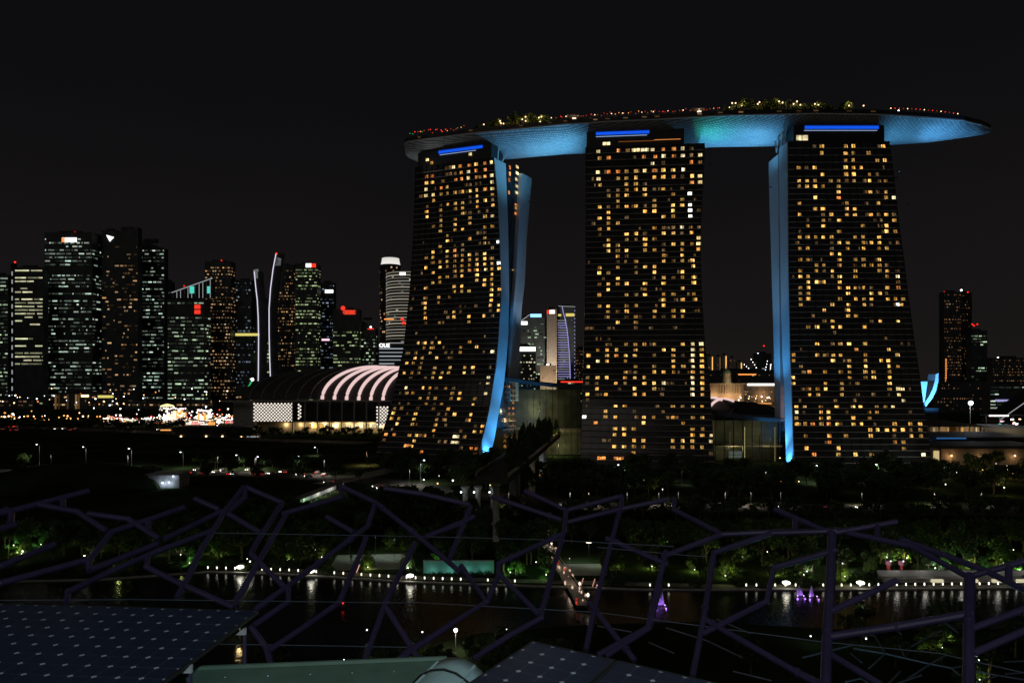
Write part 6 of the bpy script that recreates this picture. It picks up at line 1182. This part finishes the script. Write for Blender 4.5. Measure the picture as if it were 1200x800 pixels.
# near bank: trees below the viewing deck
NT = 'leafy tree on the near bank right below the viewing deck'
for k, (px, py, s) in enumerate(((432, 790, .55), (452, 800, .6), (468, 812, .55), (486, 792, .6), (505, 786, .5), (520, 800, .5), (556, 782, .5), (575, 792, .6), (590, 776, .5), (610, 788, .55), (640, 785, .6), (330, 815, .6), (300, 800, .5), (660, 778, .5), (80, 770, .5), (120, 742, .4), (150, 760, .45), (40, 760, .5), (20, 735, .4), (1010, 752, .5), (1130, 748, .6), (1100, 738, .5), (1090, 765, .6), (1160, 800, .7), (990, 745, .4), (1050, 780, .6), (1190, 770, .6), (880, 790, .6))):
    plant(keys[k % 3] if k not in (0, 3) else 'palmg', G(px, py), NT, 'trees on the near bank', s=s)
for px, py, pw, c in ((450, 797, 420, 'y'), (473, 790, 300, 'y'), (484, 778, 520, 'y'), (437, 798, 200, 'y'), (475, 799, 200, 'w'), (147, 728, 60, 'y'), (1113, 752, 200, 'y'), (1104, 762, 160, 'y'), (1010, 716, 60, 'y'), (1085, 770, 160, 'y'), (1148, 800, 200, 'y')): plant('lowt', G(px, py)+Vector((.5, 2.2, 0)), 'dense low-branched tree lit by a garden lamp on the near bank', 'low-branched lit trees of the near bank', s=rng.uniform(.4, .6)); [plant('shrub', G(px, py)+Vector((rng.uniform(-4, 4), rng.uniform(-2.4, 2), 0)), 'low leafy shrub beside a garden lamp on the near bank', 'shrubs of the near bank', 'shrub', s=rng.uniform(.5, .9)) for _ in range(3)]; garden_light(G(px, py), pw*.45, CL[c], f'{NMc[c]} garden lamp among the trees of the near bank', f'{NMc[c]} garden lamps of the near bank', 'bollard', .10)
for px, py in ((1015, 752), (1104, 735.5), (1144, 773), (1147, 778), (495, 744), (950, 749), (430, 741.5), (593.5, 741), (403, 778)): garden_light(G(px, py+6), 25, (.8, 1, 1), 'tiny bluish-white lamp in the dark planting of the near bank', 'tiny bluish lamps of the near bank', 'cool', .14, 1.5)
g = G(534, 762); t = thing('path_lamp', 'glaring round path lamp on the near bank, left of the paired solar panels', 'path lamp', g); MB().tube([(0, 0, 0), (0, 0, 3.6)], .06, 6).build('pole', M['steel'], t); MB().ball((0, 0, 3.8), .36, 12).build('globe', M['white'], t, smooth=True); lamp('POINT', 'light', (0, -.5, 3.6), 420, (1, .95, .8), t, .2)
g = G(281, 747); t = thing('path_lamp', 'warm flickering path lamp by the corner of the left solar panel', 'path lamp', g); MB().tube([(0, 0, 0), (0, 0, 2.6)], .06, 6).build('pole', M['steel'], t); MB().ball((0, 0, 2.8), .32, 12, .6).build('globe', M['warm'], t, smooth=True); lamp('POINT', 'light', (0, -.5, 2.4), 120, (1, .7, .3), t, .2)

# ---------------------------------------------------------------- the steel tree under the deck: its branching violet tubes
st = thing('steel_tree', 'violet branching steel tubes of the tree-like tower the camera stands on', 'steel tree', (0, 0, 0))
def BP_(px, py):
    r = curve([(560, 13.8), (575, 13.5), (640, 12.2), (720, 11.0), (800, 10.0), (860, 9.4)], py); k = (px-600)/800; return W(px, py, r/math.sqrt(1+k*k))
def br_(pix, rad=.045):
    pp = [BP_(a, b) for a, b in pix]; m = MB().tube(pp, rad, 10)
    for q in pp[1:-1]: m.ball(q, rad*1.12, 10)
    for a, c in zip(pp, pp[1:]):
        L_ = (c-a).length
        if L_ > 1.2:                            # bolted collars near the nodes
            for f in (.22/L_, 1-.22/L_):
                q = a.lerp(c, f); d = (c-a).normalized(); m.tube([q-d*.022, q+d*.022], rad*1.42, 10); m.tube([q-d*.035+Vector((0, 0, rad*1.25)), q+d*.035+Vector((0, 0, rad*1.25))], .012, 5)
    m.build('branch', M['violet'], st, smooth=False)
def crop(ox, pts): return [(ox+x/3.3333, 560+y/3.3333) for x, y in pts]
A = [[(-60, 150), (45, 128), (150, 100), (345, 50)], [(-40, 150), (30, 120)], [(45, 128), (42, 175)], [(-60, 215), (60, 180)], [(245, 78), (246, 115)], [(150, 103), (300, 130), (415, 206)], [(340, 138), (500, 160), (622, 236)], [(435, 210), (578, 163), (720, 113)], [(578, 163), (578, 203)],
 [(435, 210), (345, 325), (350, 362)], [(-80, 380), (0, 344), (212, 258)], [(-80, 430), (0, 410), (345, 318)], [(355, 358), (615, 256)], [(258, 484), (267, 443), (440, 360), (620, 283), (832, 204)], [(640, 238), (868, 128)], [(760, 80), (855, 122)],
 [(952, 35), (880, 128), (832, 204), (785, 280), (742, 372), (690, 468)], [(577, 305), (572, 346), (700, 410), (912, 503)], [(1010, 330), (912, 503)]]
B_l = [[(160, 35), (302, 96)], [(160, 35), (155, 76), (92, 132)], [(90, 138), (215, 212)], [(302, 96), (255, 170), (200, 255), (180, 295)], [(318, 140), (225, 300), (118, 485)], [(300, 140), (425, 105), (532, 74), (530, 30)], [(530, 30), (667, 95), (845, 236), (1000, 368)], [(667, 95), (635, 188), (600, 214), (400, 365), (195, 515)], [(475, 150), (580, 210)],
 [(630, 232), (592, 330), (525, 485), (390, 580), (250, 672)], [(180, 295), (300, 415), (325, 432), (326, 482), (190, 576)], [(700, 40), (850, 62), (1035, 104)], [(860, 228), (1000, 178), (1050, 150)], [(822, 250), (708, 480), (620, 725)], [(708, 505), (820, 682), (838, 712)], [(1000, 545), (735, 722)], [(180, 580), (240, 662), (262, 745)]]
C_l = [[(200, 340), (300, 482), (130, 590), (0, 672), (-30, 690)], [(320, 72), (590, 162)], [(450, 50), (612, 126), (830, 70)], [(612, 126), (603, 212)], [(615, 172), (820, 122), (1010, 82)], [(830, 70), (826, 130)], [(600, 216), (350, 332)], [(348, 330), (348, 372), (505, 532)], [(602, 212), (520, 505), (515, 545), (380, 620), (248, 705)], [(238, 108), (155, 318)], [(350, 370), (305, 478)], [(820, 128), (775, 300), (730, 470), (688, 672)], [(768, 235), (1010, 338)], [(700, 485), (880, 712)], [(938, 583), (765, 694)], [(1002, 285), (932, 580)], [(252, 150), (60, 232)]]
D_l = [[(300, 80), (300, 124), (482, 216)], [(252, 308), (482, 220), (690, 210), (920, 206), (1010, 200)], [(692, 122), (915, 216)], [(772, 160), (772, 204)], [(935, 280), (690, 350), (662, 480), (412, 606)], [(458, 290), (690, 212)], [(456, 286), (415, 550), (372, 775)], [(410, 545), (845, 795), (900, 830)], [(205, 580), (0, 690)], [(245, 420), (205, 580)]]
E_l = [[(30, 122), (247, 216), (505, 170)], [(107, 165), (107, 205)], [(427, 188), (428, 232)], [(310, 213), (560, 265), (782, 386), (1010, 322)], [(520, 240), (690, 300), (850, 362), (1010, 440)], [(940, 345), (940, 402)], [(245, 520), (505, 398)], [(800, 585), (1010, 508)], [(805, 682), (1010, 592)], [(248, 690), (440, 805)], [(0, 215), (320, 205)]]
for ox, l in ((0, A), (240, B_l), (480, C_l), (700, D_l), (900, E_l)):
    for q in l: br_(crop(ox, q), .045 if len(q) == 2 and abs(q[0][0]-q[1][0]) < 60 and abs(q[0][1]-q[1][1]) < 60 else .045)
for q in ([(250, 215), (244, 400), (232, 600), (224, 830)], [(788, 380), (785, 560), (783, 830)]): br_(crop(900, q), .07)
for q in ([(245, 617), (500, 580), (800, 528)],): br_(crop(900, q), .056)
for pts in (((480, 705), (590, 711), (700, 717), (830, 734), (952, 750)), ((240, 754), (370, 756), (480, 758)), ((240, 624), (480, 628), (640, 632), (790, 640)), ((0, 703), (150, 702), (240, 703), (480, 706)), ((700, 641), (800, 650), (830, 652)), ((950, 750), (1100, 765), (1210, 790))):
    MB().tube([BP_(a, b) for a, b in pts], .007, 5).build('cable', M['cable'], st)
# out of the picture, below: the ring and trunk that carry the tubes
MB().lathe([(1.6, 0), (1.5, 20), (1.7, 36), (3.4, 42), (5.6, 44.6)], 20, (0, 0, 0)).build('trunk', M['concrete'], st)
for k in range(9):
    a = R(20+140*k/8); MB().tube([(5.4*math.cos(a), 5.4*math.sin(a), 44.4), (9.6*math.cos(a), 9.6*math.sin(a), 45.4)], .07, 8).build('branch', M['violet'], st, smooth=True)
# the crown of a smaller steel tree below, lower right
s2 = thing('small_steel_tree', 'thin bluish branching crown of a smaller steel tree below, lower right', 'steel tree', (0, 0, 0))
def low(px, py): return W(px, py, curve([(700, 30), (800, 25)], py))
F = [[(100, 235), (155, 275), (225, 390), (110, 495)], [(285, 210), (335, 255)], [(410, 340), (520, 280), (620, 230)], [(380, 570), (540, 465), (655, 400)], [(250, 600), (330, 515)], [(320, 330), (365, 420)], [(690, 495), (775, 478)], [(690, 495), (735, 532)], [(1060, 450), (1200, 445)], [(1070, 535), (1200, 525)], [(870, 592), (1020, 545)], [(-20, 390), (60, 455)], [(640, 170), (735, 245)], [(310, 600), (480, 542)], [(0, 355), (225, 392), (520, 460), (700, 495)], [(850, 515), (1020, 545), (1200, 575)], [(-60, 590), (50, 564)], [(50, 564), (115, 605)]]
for q in F: MB().tube([low(1000+x/6, 700+y/6) for x, y in q], .03, 6).build('branch', M['cable'], s2)
for q in ([(859, 786), (904, 797)], [(929, 781), (963, 798)], [(780, 735), (828, 750), (870, 770)], [(840, 725), (880, 742)], [(940, 770), (1000, 755)], [(700, 733), (740, 740)], [(760, 752), (790, 765)]): MB().tube([low(*p) for p in q], .03, 6).build('branch', M['cable'], s2)
MB().tube([(9, 24, 0), (10, 25, 30), (11, 25, 37)], .9, 12, .5).build('trunk', M['concrete'], s2)
lamp('POINT', 'branch_light', (13.5, 24, 36.2), 90, (.3, .85, 1), s2, .3)
# ---------------------------------------------------------------- solar panels, roof sheet and cover right under the camera
def solar_mat():
    m, N, L = nodes('solar_cells'); o = N.new('ShaderNodeOutputMaterial'); p = N.new('ShaderNodeBsdfPrincipled'); L.new(p.outputs[0], o.inputs[0]); t = N.new('ShaderNodeTexCoord'); s = N.new('ShaderNodeSeparateXYZ'); L.new(t.outputs['Object'], s.inputs[0])
    def mt(op, a, b=None):
        q = N.new('ShaderNodeMath'); q.operation = op
        for i, v in enumerate((a, b)):
            if v is None: continue
            if hasattr(v, 'is_linked'): L.new(v, q.inputs[i])
            else: q.inputs[i].default_value = v
        return q.outputs[0]
    ax = mt('ABSOLUTE', mt('SUBTRACT', mt('FRACT', mt('DIVIDE', s.outputs[0], .126)), .5)); ay = mt('ABSOLUTE', mt('SUBTRACT', mt('FRACT', mt('DIVIDE', s.outputs[1], .126)), .5))
    corner = mt('GREATER_THAN', mt('ADD', ax, ay), .87); line = mt('GREATER_THAN', mt('MAXIMUM', ax, ay), .49)
    m1 = N.new('ShaderNodeMix'); m1.data_type = 'RGBA'; m1.inputs[6].default_value = (.026, .040, .080, 1); m1.inputs[7].default_value = (.15, .18, .23, 1); L.new(line, m1.inputs[0])
    m2 = N.new('ShaderNodeMix'); m2.data_type = 'RGBA'; L.new(m1.outputs[2], m2.inputs[6]); m2.inputs[7].default_value = (.6, .68, .76, 1); L.new(corner, m2.inputs[0]); L.new(m2.outputs[2], p.inputs['Base Color'])
    p.inputs['Roughness'].default_value = .3; p.inputs['Specular IOR Level'].default_value = .28; return m
SOL = solar_mat(); M['frame'] = mat('black_frame', (.05, .055, .06), .4, .5)
def panel(label, o, ang, x0, x1, y0, y1):
    t = thing('solar_panel', label, 'solar panel', o, None, ang); MB().box(x0, x1, y0, y1, -.012, 0).build('cells', SOL, t)
    for a, b_, c, d in ((x0-.012, x1+.012, y1, y1+.012), (x0-.012, x1+.012, y0-.012, y0), (x0-.012, x0, y0, y1), (x1, x1+.012, y0, y1)): MB().box(a, b_, c, d, -.018, .003).build('frame', M['frame'], t)
    return t
ZP = EYE-1.5
panel('large dark solar panel filling the lower left corner', (-1.66, 4.43, ZP), R(-4.5), -3.53, 0, -2.4, 0)
panel('solar panel at the bottom edge, left one of the joined pair', (.122, 3.91, ZP), R(-31.3), 0, .49, -2.4, 0)
panel('solar panel at the bottom edge, right one of the joined pair', (.122, 3.91, ZP), R(-31.3), .525, 1.53, -2.4, 0)
t = thing('roof_sheet', 'pale green roof sheet along the bottom edge between the solar panels', 'roof sheet', (0, 0, 0)); z = EYE-1.72
q = [W(130, 0, 4.05), W(520, 0, 4.2)]; 
MB().hexa([(-2.6, 2.9, z-.06), (.25, 2.9, z-.06), (-.40, 4.18, z-.06), (-2.02, 4.02, z-.06)], [(-2.6, 2.9, z), (.25, 2.9, z), (-.40, 4.18, z), (-2.02, 4.02, z)]).build('sheet', M['greenroof'], t)
MB().tube([(-2.02, 4.03, z+.01), (-.40, 4.19, z+.01)], .018, 6).build('edge_strip', M['greenroof'], t)
for f in (.3, .62): MB().tube([(-2.1+.1*f, 4.0-1.1*f, z+.004), (-.35+.3*f, 4.16-1.2*f, z+.004)], .008, 4).build('seam', M['greenroof'], t)
for k in range(7): MB().ball((-1.9+k*.24, 3.93+k*.02, z+.004), .011, 8, .5).build('rivet', M['steel'], t)
t = thing('curved_cover', 'pale aqua rounded duct cover at the bottom edge left of the solar panel pair', 'duct cover', (0, 0, 0))
ax0, ax1 = Vector((-.32, 4.02, EYE-1.90)), Vector((-.60, 3.1, EYE-1.90)); d = (ax1-ax0).normalized(); n = Vector((d.y, -d.x, 0)); rr = .235
rings = []
for k in range(9):
    c = ax0.lerp(ax1, k/8); ring = [c-n*(rr*math.cos(math.pi*j/14))*(-1)+Vector((0, 0, .27*math.sin(math.pi*j/14))) for j in range(15)]; rings.append(ring)
MB().loft(rings).build('cover', M['aqua'], t, smooth=True)
for f in (.33, .66):
    c0_, c1_ = ax0.lerp(ax1, .02), ax1; a = math.pi*f; off = n*(rr*math.cos(a))+Vector((0, 0, .272*math.sin(a))); MB().tube([c0_+off, c1_+off], .009, 5).build('seam', M['aqua'], t)
MB().tube([ax0.lerp(ax1, .22)+n*((rr+.012)*math.cos(math.pi*j/10))+Vector((0, 0, .285*math.sin(math.pi*j/10))) for j in range(11)], .006, 5).build('wire', M['rubber'], t)
MB().hexa([(.02, 3.62, EYE-1.72), (.20, 3.75, EYE-1.76), (.16, 3.2, EYE-1.70), (-.12, 3.2, EYE-1.66)], [(.02, 3.62, EYE-1.70), (.20, 3.75, EYE-1.74), (.16, 3.2, EYE-1.68), (-.12, 3.2, EYE-1.64)]).build('olive_flap', M['olive'], t)
for k, (px, py) in enumerate(((285, 740), (221, 784))):
    p = W(px, py, 4.75-.95*k if False else (4.32 if k == 0 else 3.62)); t = thing('bracket', ['upper', 'lower'][k]+' small white bracket under the right edge of the left solar panel', 'bracket', p); MB().hexa([(-.05, 0, -.02), (.015, 0, -.02), (.015, .02, -.02), (-.05, .02, -.02)], [(-.0, 0, .02), (.015, 0, .02), (.015, .02, .02), (-.0, .02, .02)]).build('plate', M['brass'], t); MB().box(.0, .012, 0, .02, -.3, -.022).build('leg', M['violet'], t)
# deck lamp behind the camera, the viewing deck's own light
t = thing('viewing_deck_lamp', 'cool white lamp of the viewing deck behind the camera', 'lamp', (1.6, -2.2, 46)); MB().tube([(0, 0, -1.4), (0, 0, 6.2)], .05, 8).build('pole', M['steel'], t); MB().ball((0, 0, 6.4), .16).build('globe', M['cool'], t, smooth=True); lamp('POINT', 'light', (0, .35, 6.4), 470, (.78, .92, 1.), t, .15)
